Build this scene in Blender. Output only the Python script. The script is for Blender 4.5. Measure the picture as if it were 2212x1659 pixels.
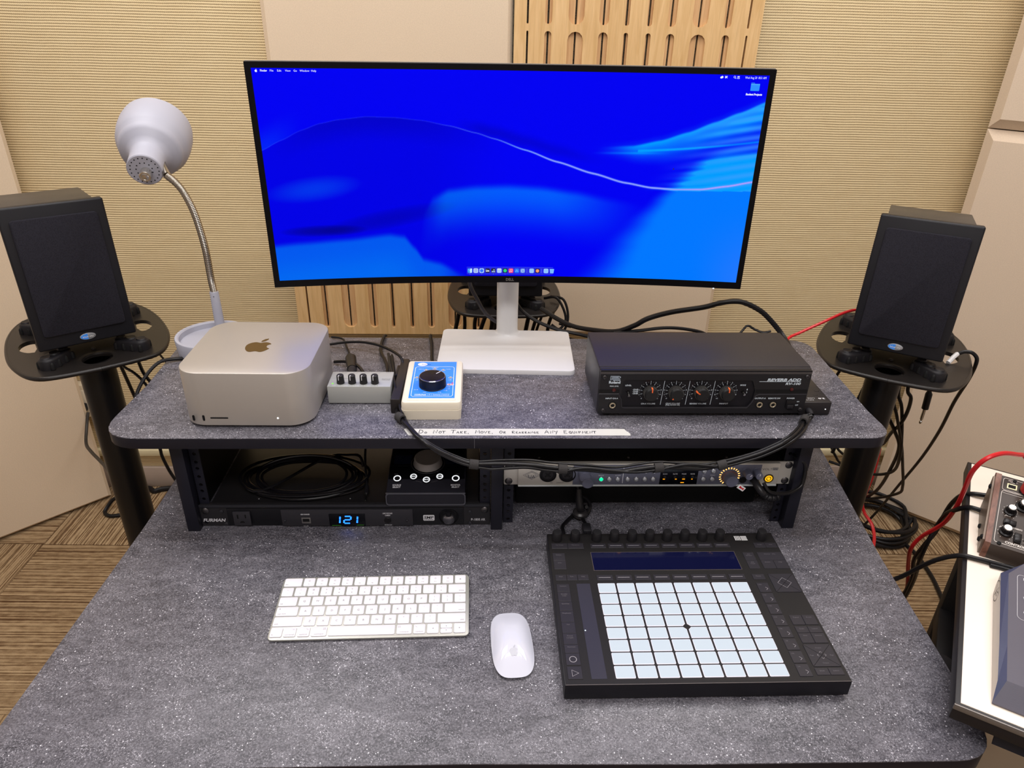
import bpy, bmesh, math, random
from mathutils import Vector, Matrix
PI = math.pi; sin = math.sin; cos = math.cos
random.seed(7)
for o in list(bpy.data.objects): bpy.data.objects.remove(o)
S = bpy.context.scene; COL = S.collection
ZF = 740.0                                   # floor lies 740 mm under the desktop; floor = z 0
def W(x, y, z): return Vector((x, y, z + ZF)) * .001

# ------------------------------------------------------------------ camera
def make_camera():
    cx, cy, cz, yaw, pitch, roll, f = 470.5, -967.2, 781.5, .046, .4843, .0248, 1535.3
    fw = Vector((sin(yaw)*cos(pitch), cos(yaw)*cos(pitch), -sin(pitch)))
    r = Vector((cos(yaw), -sin(yaw), 0)); u = r.cross(fw)
    r2 = r*cos(roll) + u*sin(roll); u2 = -r*sin(roll) + u*cos(roll)
    cd = bpy.data.cameras.new('camera'); cam = bpy.data.objects.new('camera', cd); COL.objects.link(cam)
    m = Matrix((r2, u2, -fw)).transposed().to_4x4(); m.translation = W(cx, cy, cz); cam.matrix_world = m
    cd.sensor_fit = 'HORIZONTAL'; cd.sensor_width = 36; cd.lens = 36*f/2212; cd.clip_start = .02; cd.clip_end = 40
    S.camera = cam
make_camera()
# ------------------------------------------------------------------ world, lamps, exposure
wd = bpy.data.worlds.new('world'); S.world = wd; wd.use_nodes = True
wd.node_tree.nodes['Background'].inputs[0].default_value = (1, .93, .85, 1)
wd.node_tree.nodes['Background'].inputs[1].default_value = .25
S.view_settings.view_transform = 'Standard'; S.view_settings.look = 'None'
S.view_settings.exposure = 0; S.view_settings.gamma = 1; S.view_settings.use_curve_mapping = False
CEIL = 1960
LIGHTS = [(-500, 330, 1150, 560, 19), (1500, 330, 1150, 560, 18), (520, -120, 1300, 110, 11), (500, -1450, 1500, 500, 36)]
for i, (x, y, sx, sy, p) in enumerate(LIGHTS):
    ld = bpy.data.lights.new('ceiling_lamp', 'AREA'); ld.shape = 'RECTANGLE'; ld.size = sx/1000; ld.size_y = sy/1000
    ld.energy = p; ld.color = (1, .97, .965)
    lo = bpy.data.objects.new('ceiling_lamp', ld); lo.location = W(x, y, CEIL-32); COL.objects.link(lo)

# ------------------------------------------------------------------ materials
def lin(c): return tuple(((v/255)/12.92 if v/255 <= .04045 else ((v/255+.055)/1.055)**2.4) for v in c[:3]) + (1,)
class NT:
    def __init__(s, name):
        s.m = bpy.data.materials.new(name); s.m.use_nodes = True; s.t = s.m.node_tree
        s.b = s.t.nodes['Principled BSDF']
    def n(s, typ, **kw):
        nd = s.t.nodes.new(typ)
        for k, v in kw.items():
            if k.startswith('i_'):
                k = k[2:]; k = int(k) if k.isdigit() else k.replace('_', ' ')
                if hasattr(v, 'is_linked') or isinstance(v, bpy.types.NodeSocket): s.t.links.new(v, nd.inputs[k])
                else: nd.inputs[k].default_value = v
            else: setattr(nd, k, v)
        return nd
    def link(s, a, b): s.t.links.new(a, b)
    def math(s, op, a, b=None, c=None):
        nd = s.t.nodes.new('ShaderNodeMath'); nd.operation = op
        for i, v in enumerate((a, b, c)):
            if v is None: continue
            if isinstance(v, bpy.types.NodeSocket): s.t.links.new(v, nd.inputs[i])
            else: nd.inputs[i].default_value = v
        return nd.outputs[0]
    def mix(s, f, a, b):
        nd = s.t.nodes.new('ShaderNodeMix'); nd.data_type = 'RGBA'
        for i, v in ((0, f), (6, a), (7, b)):
            if isinstance(v, bpy.types.NodeSocket): s.t.links.new(v, nd.inputs[i])
            else: nd.inputs[i].default_value = v
        return nd.outputs[2]
    def coord(s, scale=(1, 1, 1), rot=(0, 0, 0)):
        tc = s.n('ShaderNodeTexCoord'); mp = s.n('ShaderNodeMapping'); s.link(tc.outputs['Object'], mp.inputs[0])
        mp.inputs['Scale'].default_value = scale; mp.inputs['Rotation'].default_value = rot; return mp.outputs[0]
    def noise(s, vec, scale, detail=2, rough=.5, dist=0):
        nd = s.n('ShaderNodeTexNoise'); s.link(vec, nd.inputs['Vector']); nd.inputs['Scale'].default_value = scale
        nd.inputs['Detail'].default_value = detail; nd.inputs['Roughness'].default_value = rough; nd.inputs['Distortion'].default_value = dist
        return nd.outputs['Fac']
    def ramp(s, f, stops):
        nd = s.n('ShaderNodeValToRGB'); s.link(f, nd.inputs[0]); e = nd.color_ramp.elements
        while len(e) > 1: e.remove(e[-1])
        e[0].position, e[0].color = stops[0]
        for p, c in stops[1:]:
            k = e.new(p); k.color = c
        return nd.outputs[0]
    def maprange(s, f, a, b, c=0, d=1):
        nd = s.n('ShaderNodeMapRange'); s.link(f, nd.inputs[0])
        for i, v in enumerate((a, b, c, d)): nd.inputs[i+1].default_value = v
        return nd.outputs[0]
    def bump(s, h, strength=.3, dist=.001):
        nd = s.n('ShaderNodeBump'); s.link(h, nd.inputs['Height']); nd.inputs['Strength'].default_value = strength
        nd.inputs['Distance'].default_value = dist; s.link(nd.outputs[0], s.b.inputs['Normal'])
MC = {}
def mat(c, rough=.5, metal=0, bump=0, bscale=600, coat=0, var=.05, spec=None):
    if spec is None and max(c) < 62 and metal < .3: spec = .3
    key = (tuple(c), rough, metal, bump, bscale, coat, var, spec)
    if key in MC: return MC[key]
    t = NT('surface'); v = t.coord(); nz = t.noise(v, 25, 3)
    d = tuple(max(0, x*(1-var)) for x in lin(c)[:3]) + (1,); l = tuple(min(1, x*(1+var)) for x in lin(c)[:3]) + (1,)
    t.link(t.mix(nz, d, l), t.b.inputs['Base Color'])
    t.b.inputs['Roughness'].default_value = rough; t.b.inputs['Metallic'].default_value = metal
    if spec is not None: t.b.inputs['Specular IOR Level'].default_value = spec
    if coat: t.b.inputs['Coat Weight'].default_value = coat; t.b.inputs['Coat Roughness'].default_value = .08
    if bump: t.bump(t.noise(v, bscale, 2), bump, .0004)
    MC[key] = t.m; return t.m
def emit(c, k=1.0, base=(8, 8, 10)):
    key = ('e', tuple(c), k)
    if key in MC: return MC[key]
    t = NT('glowing'); t.b.inputs['Base Color'].default_value = lin(base); t.b.inputs['Roughness'].default_value = .4
    t.b.inputs['Emission Color'].default_value = lin(c); t.b.inputs['Emission Strength'].default_value = k
    MC[key] = t.m; return t.m
def m_weave():
    t = NT('woven_wall_cloth'); tc = t.n('ShaderNodeTexCoord'); sp = t.n('ShaderNodeSeparateXYZ'); t.link(tc.outputs['Object'], sp.inputs[0])
    v = tc.outputs['Object']
    wob = t.noise(v, 9, 2); x = sp.outputs[0]; z = sp.outputs[2]
    row = t.math('ADD', t.math('MULTIPLY', z, 1/.00663), t.math('MULTIPLY', wob, .45))
    fine = t.noise(v, 300, 3)
    fr = t.math('FRACT', row); tri = t.math('ABSOLUTE', t.math('SUBTRACT', fr, .5))        # 0.5 at gap
    tri = t.math('ADD', tri, t.math('MULTIPLY', t.math('SUBTRACT', fine, .5), .16))
    gap = t.maprange(tri, .16, .42)
    col = t.math('ADD', t.math('MULTIPLY', x, 1/.00473), t.math('MULTIPLY', t.math('FLOOR', row), .37))
    col = t.math('ADD', col, t.math('MULTIPLY', fine, .5))
    cs = t.math('ADD', t.math('MULTIPLY', t.math('SINE', t.math('MULTIPLY', col, 2*PI)), .5), .5)
    tw = t.math('ADD', t.math('MULTIPLY', cs, .88), .12)
    dark = t.math('MULTIPLY', gap, tw)
    patch = t.noise(t.coord((1, 1, 3)), 14, 3)
    lightc = t.mix(patch, lin((236, 214, 170)), lin((250, 232, 190)))
    c = t.mix(dark, lightc, lin((104, 84, 52)))
    c = t.mix(t.maprange(cs, .0, 1, .34, 0), c, lin((176, 150, 106)))
    t.link(c, t.b.inputs['Base Color']); t.b.inputs['Roughness'].default_value = .9; t.b.inputs['Specular IOR Level'].default_value = .15
    t.bump(t.math('SUBTRACT', 1, t.math('ADD', gap, t.math('MULTIPLY', cs, .15))), .5, .0015)
    return t.m
def m_fabric(c=(222, 203, 178), sc=420):
    t = NT('panel_fabric'); v = t.coord(); n1 = t.noise(v, sc, 2); n2 = t.noise(v, 2.2, 3)
    a = t.mix(n1, lin(tuple(x*.93 for x in c)), lin(tuple(min(255, x*1.05) for x in c)))
    a = t.mix(t.maprange(n2, .3, .7, 0, .12), a, lin((200, 170, 140)))
    t.link(a, t.b.inputs['Base Color']); t.b.inputs['Roughness'].default_value = .95; t.b.inputs['Specular IOR Level'].default_value = .1
    t.bump(n1, .25, .0006); return t.m
def m_wood(c1=(214, 178, 130), c2=(235, 204, 160), sc=(14, 14, 1.2), rough=.42):
    t = NT('wood'); v = t.coord(sc); n1 = t.noise(v, 4, 6, .6, 1.2); n2 = t.noise(t.coord((90, 90, 4)), 3, 2)
    a = t.mix(t.maprange(n1, .3, .7), lin(c1), lin(c2)); a = t.mix(t.maprange(n2, .55, .75, 0, .22), a, lin(tuple(x*.75 for x in c1)))
    t.link(a, t.b.inputs['Base Color']); t.b.inputs['Roughness'].default_value = rough; t.bump(n2, .06, .0003); return t.m
def m_laminate():
    t = NT('speckled_stone_laminate'); v = t.coord(); vr = t.coord((1, 2.1, 1), (0, 0, -.6))
    big = t.noise(vr, 6, 6, .62, .6); mid = t.noise(vr, 42, 8, .74, .3); fine = t.noise(v, 380, 3, .7); f2 = t.noise(vr, 520, 2, .6)
    base = t.mix(t.maprange(big, .33, .68), lin((52, 51, 58)), lin((84, 82, 89)))
    base = t.mix(t.maprange(mid, .46, .66, 0, .6), base, lin((112, 110, 118)))
    base = t.mix(t.maprange(mid, .46, .32, 0, .55), base, lin((44, 43, 51)))
    base = t.mix(t.maprange(fine, .44, .68, 0, .55), base, lin((134, 132, 140)))
    base = t.mix(t.maprange(fine, .46, .30, 0, .5), base, lin((40, 39, 46)))
    m1 = t.maprange(t.noise(vr, 17, 6, .68, .4), .47, .60); m2 = t.maprange(t.noise(vr, 40, 4, .6), .42, .56)
    nA = t.noise(v, 760, 2, .5); nB = t.noise(v, 460, 3, .62, .8); nC = t.noise(t.coord((1, 3, 1), (0, 0, -.75)), 400, 3, .6, .5)
    s1 = t.math('MULTIPLY', t.maprange(nA, .63, .69), m2); s2 = t.math('MULTIPLY', t.maprange(nB, .61, .665), m1); s3 = t.math('MULTIPLY', t.maprange(nC, .60, .66), m1)
    base = t.mix(t.math('MULTIPLY', s3, .75), base, lin((170, 168, 178))); base = t.mix(t.math('MULTIPLY', s1, .75), base, lin((190, 188, 198))); base = t.mix(t.math('MULTIPLY', s2, .85), base, lin((214, 212, 222)))
    vo = t.n('ShaderNodeTexVoronoi'); t.link(v, vo.inputs['Vector']); vo.inputs['Scale'].default_value = 150
    sp = t.math('MULTIPLY', t.maprange(vo.outputs['Distance'], .15, .09), t.maprange(t.noise(v, 26, 3), .46, .58)); base = t.mix(sp, base, lin((236, 234, 242)))
    dk = t.math('MULTIPLY', t.maprange(t.noise(v, 430, 2, .5), .34, .29), m2); base = t.mix(dk, base, lin((26, 25, 31)))
    t.link(base, t.b.inputs['Base Color'])
    t.b.inputs['Roughness'].default_value = .36; t.b.inputs['Specular IOR Level'].default_value = .33
    t.bump(fine, .1, .0004); return t.m
def m_carpet():
    t = NT('striped_carpet'); n1 = t.noise(t.coord((.3, 48, 1)), 3, 3, .6); n2 = t.noise(t.coord((.5, 120, 1)), 2, 2, .5); n4 = t.noise(t.coord((14, 40, 1)), 2, 3, .6); n2 = t.math('ADD', n2, t.math('MULTIPLY', t.math('SUBTRACT', n4, .5), .22)); n1 = t.math('ADD', n1, t.math('MULTIPLY', t.math('SUBTRACT', n4, .5), .3)); n3 = t.noise(t.coord(), 500, 2)
    a = t.ramp(n1, [(.30, lin((92, 68, 46))), (.42, lin((122, 98, 72))), (.52, lin((146, 122, 92))), (.66, lin((170, 146, 114)))])
    a = t.mix(t.maprange(n2, .48, .60, 0, .6), a, lin((196, 172, 136))); a = t.mix(t.maprange(n2, .46, .38, 0, .8), a, lin((82, 58, 38)))
    a = t.mix(t.maprange(n3, .5, .75, 0, .35), a, lin((100, 74, 48)))
    t.link(a, t.b.inputs['Base Color']); t.b.inputs['Roughness'].default_value = .95; t.b.inputs['Specular IOR Level'].default_value = .1
    t.bump(t.math('ADD', n2, n3), .6, .002); return t.m
WEAVE = m_weave(); FAB = m_fabric(); FABR = m_fabric((216, 198, 177)); WOOD = m_wood((208, 168, 112), (230, 194, 142)); LAM = m_laminate(); CARP = m_carpet()
BLK = mat((22, 21, 24), .5, bump=.15); BLKS = mat((20, 19, 22), .32); BLKM = mat((30, 29, 33), .62, bump=.2); DEEP = mat((9, 9, 11), .7)
EDGE = mat((22, 21, 30), .42); STEEL = mat((24, 24, 34), .42); CABLE = mat((16, 15, 18), .42); RED = mat((196, 26, 34), .38)
WHT = mat((226, 225, 226), .42, var=.02); CHROME = mat((190, 188, 184), .18, metal=1); SCREW = mat((90, 88, 90), .35, metal=.9)
PRINT = mat((205, 205, 210), .6, var=.01); DIM = mat((92, 88, 92), .7, var=.01); CREAM = mat((218, 208, 186), .45)
ALU = mat((196, 190, 184), .36, metal=.75, var=.02); GREY = mat((84, 86, 104), .5)

# ------------------------------------------------------------------ mesh builder (millimetres)
FR = Matrix.Rotation(PI/2, 4, 'X')                       # text/plate drawn in x,y stands up facing -y
def TR(x, y, z): return Matrix.Translation((x, y, z))
def RX(a): return Matrix.Rotation(a, 4, 'X')
def RY(a): return Matrix.Rotation(a, 4, 'Y')
def RZ(a): return Matrix.Rotation(a, 4, 'Z')
TXT = {}
def text_geo(s, shear=0, bold=0):
    k = (s, shear, bold)
    if k not in TXT:
        c = bpy.data.curves.new('t', 'FONT'); c.body = s; c.size = 1.4; c.resolution_u = 2; c.shear = shear; c.fill_mode = 'FRONT'; c.offset = bold
        o = bpy.data.objects.new('t', c); me = bpy.data.meshes.new_from_object(o)
        vs = [tuple(v.co) for v in me.vertices]; fs = [tuple(p.vertices) for p in me.polygons]
        bpy.data.objects.remove(o); bpy.data.curves.remove(c); bpy.data.meshes.remove(me)
        TXT[k] = (vs, fs)
    return TXT[k]
def curve_plate(outer, holes, th):
    c = bpy.data.curves.new('p', 'CURVE'); c.dimensions = '2D'; c.fill_mode = 'BOTH'; c.extrude = th/2
    for lp in [outer] + holes:
        sp = c.splines.new('POLY'); sp.points.add(len(lp)-1); sp.use_cyclic_u = True
        for i, p in enumerate(lp): sp.points[i].co = (p[0], p[1], 0, 1)
    o = bpy.data.objects.new('p', c); me = bpy.data.meshes.new_from_object(o)
    vs = [tuple(v.co) for v in me.vertices]; fs = [tuple(p.vertices) for p in me.polygons]
    bpy.data.objects.remove(o); bpy.data.curves.remove(c); bpy.data.meshes.remove(me)
    return vs, fs
def circ(x, y, r, n=16, r2=None, a0=0): return [(x+r*cos(a0+2*PI*i/n), y+(r2 or r)*sin(a0+2*PI*i/n)) for i in range(n)]
def rrect(x0, x1, y0, y1, r, n=5):
    o = []
    for cx, cy, a in ((x1-r, y0+r, -PI/2), (x1-r, y1-r, 0), (x0+r, y1-r, PI/2), (x0+r, y0+r, PI)):
        for i in range(n+1): o.append((cx+r*cos(a+PI/2*i/n), cy+r*sin(a+PI/2*i/n)))
    return o
def rpoly(pts, rad, n=7):
    o = []; N = len(pts)
    for i, p in enumerate(pts):
        r = rad[i] if hasattr(rad, '__len__') else rad
        P = Vector(p); A = (Vector(pts[i-1])-P); B = (Vector(pts[(i+1) % N])-P); 
        if r <= 0: o.append(tuple(P)); continue
        a = A.normalized(); b = B.normalized(); ang = a.angle(b); d = min(r/math.tan(ang/2), A.length*.48, B.length*.48)
        s, e = P+a*d, P+b*d
        for k in range(n+1):
            t = k/n; q = s*(1-t)**2 + P*2*t*(1-t) + e*t*t; o.append(tuple(q))
    return o
def smooth(pts, k=6):
    P = [Vector(p) for p in pts]
    if len(P) < 3: return P
    P = [2*P[0]-P[1]] + P + [2*P[-1]-P[-2]]; o = []
    for i in range(1, len(P)-2):
        a, b, c, d = P[i-1:i+3]
        for j in range(k):
            t = j/k; o.append(.5*((2*b)+(c-a)*t+(2*a-5*b+4*c-d)*t*t+(-a+3*b-3*c+d)*t**3))
    o.append(P[-2]); return o
class MB:
    def __init__(s): s.v = []; s.f = []; s.mi = []; s.cur = 0
    def add(s, vs, fs, M=None):
        n = len(s.v)
        s.v += [tuple(M @ Vector(v)) for v in vs] if M is not None else [tuple(v) for v in vs]
        s.f += [tuple(i+n for i in f) for f in fs]; s.mi += [s.cur]*len(fs); return s
    def slot(s, i): s.cur = i; return s
    def bmadd(s, bm, M=None):
        bm.verts.index_update(); s.add([v.co[:] for v in bm.verts], [[v.index for v in f.verts] for f in bm.faces], M); bm.free(); return s
    def box(s, x0, x1, y0, y1, z0, z1, bev=0, seg=2, M=None, rule=None):
        bm = bmesh.new(); bmesh.ops.create_cube(bm, size=1)
        for v in bm.verts: v.co = ((x0+x1)/2+v.co.x*(x1-x0), (y0+y1)/2+v.co.y*(y1-y0), (z0+z1)/2+v.co.z*(z1-z0))
        if bev:
            es = [e for e in bm.edges if rule is None or rule(*[(e.verts[0].co+e.verts[1].co)[i]/2 for i in range(3)])]
            bmesh.ops.bevel(bm, geom=es, offset=bev, segments=seg, profile=.5, affect='EDGES')
        return s.bmadd(bm, M)
    def cyl(s, c, r, h, r2=None, n=24, bev=0, M=None, ax='z'):
        if r2 is None: r2 = r
        pr = [(0, 0), (r, 0), (r2, h), (0, h)] if not bev else [(0, 0), (r, 0), (r2, h-bev), (r2-bev*.3, h-bev*.3), (r2-bev, h), (0, h)]
        return s.lathe(pr, c, ax, n, M)
    def lathe(s, prof, c=(0, 0, 0), ax='z', n=24, M=None):
        vs = []; fs = []; idx = []
        for r, z in prof:
            if r < 1e-6: vs.append((0, 0, z)); idx.append([len(vs)-1])
            else:
                b = len(vs)
                for i in range(n): a = 2*PI*i/n; vs.append((r*cos(a), r*sin(a), z))
                idx.append(list(range(b, b+n)))
        for a, b in zip(idx, idx[1:]):
            if len(a) == 1 and len(b) == 1: continue
            for i in range(n):
                j = (i+1) % n
                if len(a) == 1: fs.append((a[0], b[i], b[j])[::-1])
                elif len(b) == 1: fs.append((a[i], a[j], b[0]))
                else: fs.append((a[i], a[j], b[j], b[i]))
        A = {'z': Matrix.Identity(4), '-y': RX(PI/2), 'y': RX(-PI/2), 'x': RY(PI/2)}[ax] if isinstance(ax, str) else ax
        T = TR(*c) @ A
        return s.add(vs, fs, M @ T if M is not None else T)
    def tube(s, pts, r, n=8, k=6, cap=True, M=None):
        P = smooth(pts, k) if k else [Vector(p) for p in pts]
        vs = []; fs = []; up = None
        for i, p in enumerate(P):
            t = (P[min(i+1, len(P)-1)]-P[max(i-1, 0)])
            if t.length < 1e-6: t = Vector((0, 0, 1))
            t.normalize()
            if up is None: up = t.orthogonal().normalized()
            up = (up - t*up.dot(t)); up = up.normalized() if up.length > 1e-5 else t.orthogonal().normalized()
            sd = t.cross(up); rr = r(i/(len(P)-1)) if callable(r) else r
            for j in range(n): a = 2*PI*j/n; vs.append(p+up*rr*cos(a)+sd*rr*sin(a))
        m = len(P)
        for i in range(m-1):
            for j in range(n): a = i*n+j; b = i*n+(j+1) % n; fs.append((a, b, b+n, a+n))
        if cap: fs.append(tuple(range(n))[::-1]); fs.append(tuple(range((m-1)*n, m*n)))
        return s.add(vs, fs, M)
    def prism(s, out, z0, z1, bev=0, M=None, top_in=0):
        n = len(out); vs = []; rings = [(0, z0)]
        if bev: rings += [(0, z1-bev), (bev*.3, z1-bev*.3), (bev, z1)]
        else: rings += [(top_in, z1)]
        cx = sum(p[0] for p in out)/n; cy = sum(p[1] for p in out)/n
        area = sum(out[i-1][0]*out[i][1]-out[i][0]*out[i-1][1] for i in range(n))
        if area < 0: out = out[::-1]
        nor = []
        for i in range(n):
            a = Vector(out[i-1]); b = Vector(out[i]); c = Vector(out[(i+1) % n]); e1 = (b-a); e2 = (c-b)
            e1 = e1.normalized() if e1.length > 1e-9 else e2.normalized(); e2 = e2.normalized() if e2.length > 1e-9 else e1
            nn = Vector((-(e1.y+e2.y), e1.x+e2.x)); nor.append(nn.normalized() if nn.length > 1e-9 else Vector((-e1.y, e1.x)))
        for d, z in rings: vs += [(p[0]+nn.x*d, p[1]+nn.y*d, z) for p, nn in zip(out, nor)]
        fs = [tuple(range(n))[::-1], tuple(range((len(rings)-1)*n, len(rings)*n))]
        for k in range(len(rings)-1):
            for i in range(n): j = (i+1) % n; fs.append((k*n+i, k*n+j, (k+1)*n+j, (k+1)*n+i))
        return s.add(vs, fs, M)
    def plate(s, outer, holes, th, M=None):
        vs, fs = curve_plate(outer, holes, th); return s.add(vs, fs, M)
    def line(s, pts, w, M=None, closed=False):
        P = [Vector(p) for p in pts]; n = len(P); vs = []; fs = []
        for i, p in enumerate(P):
            a = P[i-1] if (i or closed) else p; b = P[(i+1) % n] if (i < n-1 or closed) else p
            t = (b-a).normalized(); q = Vector((-t.y, t.x))*w/2; vs += [(p.x+q.x, p.y+q.y, 0), (p.x-q.x, p.y-q.y, 0)]
        for i in range(n if closed else n-1): j = (i+1) % n; fs.append((2*i+1, 2*j+1, 2*j, 2*i))
        return s.add(vs, fs, M)
    def poly(s, out, M=None): return s.add([(p[0], p[1], 0) for p in out], [tuple(range(len(out)))], M)
    def text(s, st, x, y, h, M=None, al='C', w=None, shear=0, bold=0):
        vs, fs = text_geo(st, 0, bold*1.7); x0 = min(v[0] for v in vs); x1 = max(v[0] for v in vs)
        k = w/(x1-x0) if w else h
        ox = {'C': (x0+x1)/2, 'L': x0, 'R': x1}[al]
        SHR = Matrix.Identity(4); SHR[0][1] = shear*h/k; T = TR(x, y, 0) @ Matrix.Diagonal((k, h, 1, 1)) @ SHR @ TR(-ox, -.5, 0)
        return s.add(vs, fs, (M @ T) if M is not None else T)
    def mesh(s, name, mats, ang=35, sm=True):
        me = bpy.data.meshes.new(name); me.from_pydata([tuple(c*.001 for c in v) for v in s.v], [], s.f)
        for m in (mats if isinstance(mats, (list, tuple)) else [mats]): me.materials.append(m)
        if any(s.mi): me.polygons.foreach_set('material_index', s.mi)
        if sm: me.shade_smooth(); me.set_sharp_from_angle(angle=math.radians(ang))
        me.update(); return me
    def obj(s, name, mats, parent=None, label=None, loc=None, rot=None, kind=None, ang=35, sm=True):
        o = bpy.data.objects.new(name, s.mesh(name, mats, ang, sm)); COL.objects.link(o)
        if parent: o.parent = parent
        if loc is not None: o.location = Vector(loc)*.001 if parent else W(*loc)
        if rot: o.rotation_euler = rot
        if label: o['label'] = label
        if kind: o['kind'] = kind
        return o
def inst(o, loc, rot=None, parent=None, src=(0, 0, 0)):
    c = o.copy(); COL.objects.link(c); c.parent = parent or o.parent; c.location = Vector(loc)*.001
    if rot: c.rotation_euler = rot
    return c
def copy_tree(o, parent=None):
    c = o.copy(); COL.objects.link(c); c.parent = parent
    for ch in list(o.children): copy_tree(ch, c)
    return c
def thing(name, label, cat, loc, rz=0, group=None, rot=None):
    o = bpy.data.objects.new(name, None); COL.objects.link(o); o.empty_display_size = .05
    o.location = W(*loc); o.rotation_euler = rot or (0, 0, rz); o['label'] = label; o['category'] = cat
    if group: o['group'] = group
    return o
def tag(o, label, cat, group=None):
    o['label'] = label; o['category'] = cat
    if group: o['group'] = group
    return o
def cable(name, pts, r, label, m=None, cat='cable', n=8, k=6, group=None, ends=None):
    """one cable as one mesh, points in world mm; ends: extra (mb, P) callback"""
    p0 = Vector(pts[0]); mb = MB(); mb.tube([Vector(p)-p0 for p in pts], r, n, k)
    if ends: mb.slot(1); ends(mb, p0)
    o = mb.obj(name, [m or CABLE, BLKS, CHROME], loc=pts[0]); return tag(o, label, cat, group)
# ================================================================== room
ROOM = [(-868, 1144), (-1784, 294), (-1784, -2300), (2846, -2300), (2846, 294), (1930, 1144)]
def wall(name, a, b, m, z0=-740, z1=CEIL, th=60):
    """local x runs along the wall, room side at local y 0, thickness behind"""
    d = Vector((b[0]-a[0], b[1]-a[1])); L = d.length
    o = MB().box(-2, L+2, 0, th, z0+ZF, z1+ZF).obj(name, m, loc=(a[0], a[1], -740), rot=(0, 0, math.atan2(d.y, d.x)), kind='structure'); return o
wall('wall_back', (-868, 1144), (1930, 1144), WEAVE)
wall('wall_left', (-1784, 294), (-868, 1144), WEAVE)
wall('wall_right', (1930, 1144), (2846, 294), WEAVE)
PLAIN = m_fabric((196, 192, 190), 300)
wall('wall_far_left', (-1784, -2300), (-1784, 294), PLAIN); wall('wall_far_right', (2846, 294), (2846, -2300), PLAIN)
wall('wall_front', (2846, -2300), (-1784, -2300), PLAIN)
MB().box(-1850, 2910, -2360, 1210, 0, 60).obj('ceiling', mat((225, 220, 210), .9), loc=(0, 0, CEIL), kind='structure')
floor = MB().box(-1850, 2910, -2360, 1210, -60, -7).obj('floor', mat((96, 78, 58), .95), loc=(0, 0, -740), kind='structure')
def clip(poly, A, B):
    o = []; side = lambda p: (B[0]-A[0])*(p[1]-A[1])-(B[1]-A[1])*(p[0]-A[0])
    for i in range(len(poly)):
        p, q = poly[i-1], poly[i]; sp, sq = side(p), side(q)
        if sp*sq < 0: t = sp/(sp-sq); o.append((p[0]+(q[0]-p[0])*t, p[1]+(q[1]-p[1])*t))
        if sq >= 0: o.append(q)
    return o
a0 = math.radians(-1.5); TS = 610; GC = (-912, 829)
for i in range(-2, 7):
    for j in range(-5, 2):
        lx, ly = (i*TS, j*TS)
        f = lambda x, y: (GC[0]+(lx+x)*cos(a0)-(ly+y)*sin(a0), GC[1]+(lx+x)*sin(a0)+(ly+y)*cos(a0))
        pl = [f(.6, .6), f(TS-.6, .6), f(TS-.6, TS-.6), f(.6, TS-.6)]
        for k in range(len(ROOM)): 
            if pl: pl = clip(pl, ROOM[k-1], ROOM[k])
        if len(pl) < 3: continue
        turn = ((i+j) % 2 == 0); an = a0 + (PI/2 if turn else 0); c = f(TS/2, TS/2)
        q = [((p[0]-c[0])*cos(-an)-(p[1]-c[1])*sin(-an), (p[0]-c[0])*sin(-an)+(p[1]-c[1])*cos(-an)) for p in pl]
        mb = MB(); mb.prism(q, -7, 0, 1.2); o = mb.obj('carpet_tile', CARP, floor, loc=(c[0], c[1], 0), rot=(0, 0, an))
        if j < -2: o.location.z = 0
# trims
MB().box(-866, 1928, 1122, 1144, 134, 160, 4).obj('trim_1', mat((222, 212, 176), .4), loc=(0, 0, -740), kind='structure')
MB().box(-866, 1928, 1132, 1144, 0, 82, 3).obj('baseboard_back', mat((176, 160, 148), .5), loc=(0, 0, -740), kind='structure')
def ang(P, d, n, off): return lambda u, v: (P[0]+d[0]*u-n[0]*v, P[1]+d[1]*u-n[1]*v)
# ------------------------------------------------------------------ fabric and wood panels on the walls
def fpanel(label, x0, x1, z0, z1, m=None, y0=1100, y1=1143, ch=13):
    mb = MB(); mb.box(0, x1-x0, y0-y1, 0, 0, z1-z0, ch, 1, rule=lambda x, y, z: abs(y-(y0-y1)) < 1)
    o = mb.obj('acoustic_panel', m or FAB, loc=(x0, y1, z0)); tag(o, label, 'acoustic panel', None); return o
fpanel('pale beige fabric panel on the back wall above the screen, left of the slotted wood', -102, 545, 522, 1172)
fpanel('pale beige fabric panel on the back wall below the screen, behind the black arching cable', 552, 1192, -130, 519)
def sidepanel(label, P, yaw, length, z0, z1, m, ch=26, dp_=86):
    """P = front edge corner of the panel face; local x along the wall, the face at local y 0, 88 mm deep"""
    mb = MB(); mb.box(0, length, 0, dp_, 0, z1-z0, ch, 1, rule=lambda x, y, z: abs(y) < 1)
    o = mb.obj('acoustic_panel', m, loc=(P[0], P[1], z0), rot=(0, 0, yaw)); tag(o, label, 'acoustic panel'); return o
yl = math.atan2(850, 916); L0 = (-806-1130*cos(yl), 1067-1130*sin(yl)); R0 = (1834, 1020)
for z0, z1, lab in ((-733, 522, 'large smooth beige wall panel at the left edge, behind the left loudspeaker, reaching the carpet'), (525, 1700, 'upper left beige wall panel, only its corner showing at the left edge above the seam')):
    sidepanel(lab, L0, yl, 1130, z0, z1, FAB, 10)
for z0, z1, lab in ((-733, 522, 'large smooth beige wall panel at the right, behind the right loudspeaker, reaching the carpet'), (525, 1700, 'top right beige wall panel with slanted edges, just above the level seam')):
    sidepanel(lab, R0, -yl, 1080, z0, z1, FABR, 26, 140)
SX = [35, 89, 161, 234, 294, 353, 412, 486, 559, 615]; SW = [0, 18, 41, 25, 12, 14, 22, 41, 20, 0]
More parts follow.
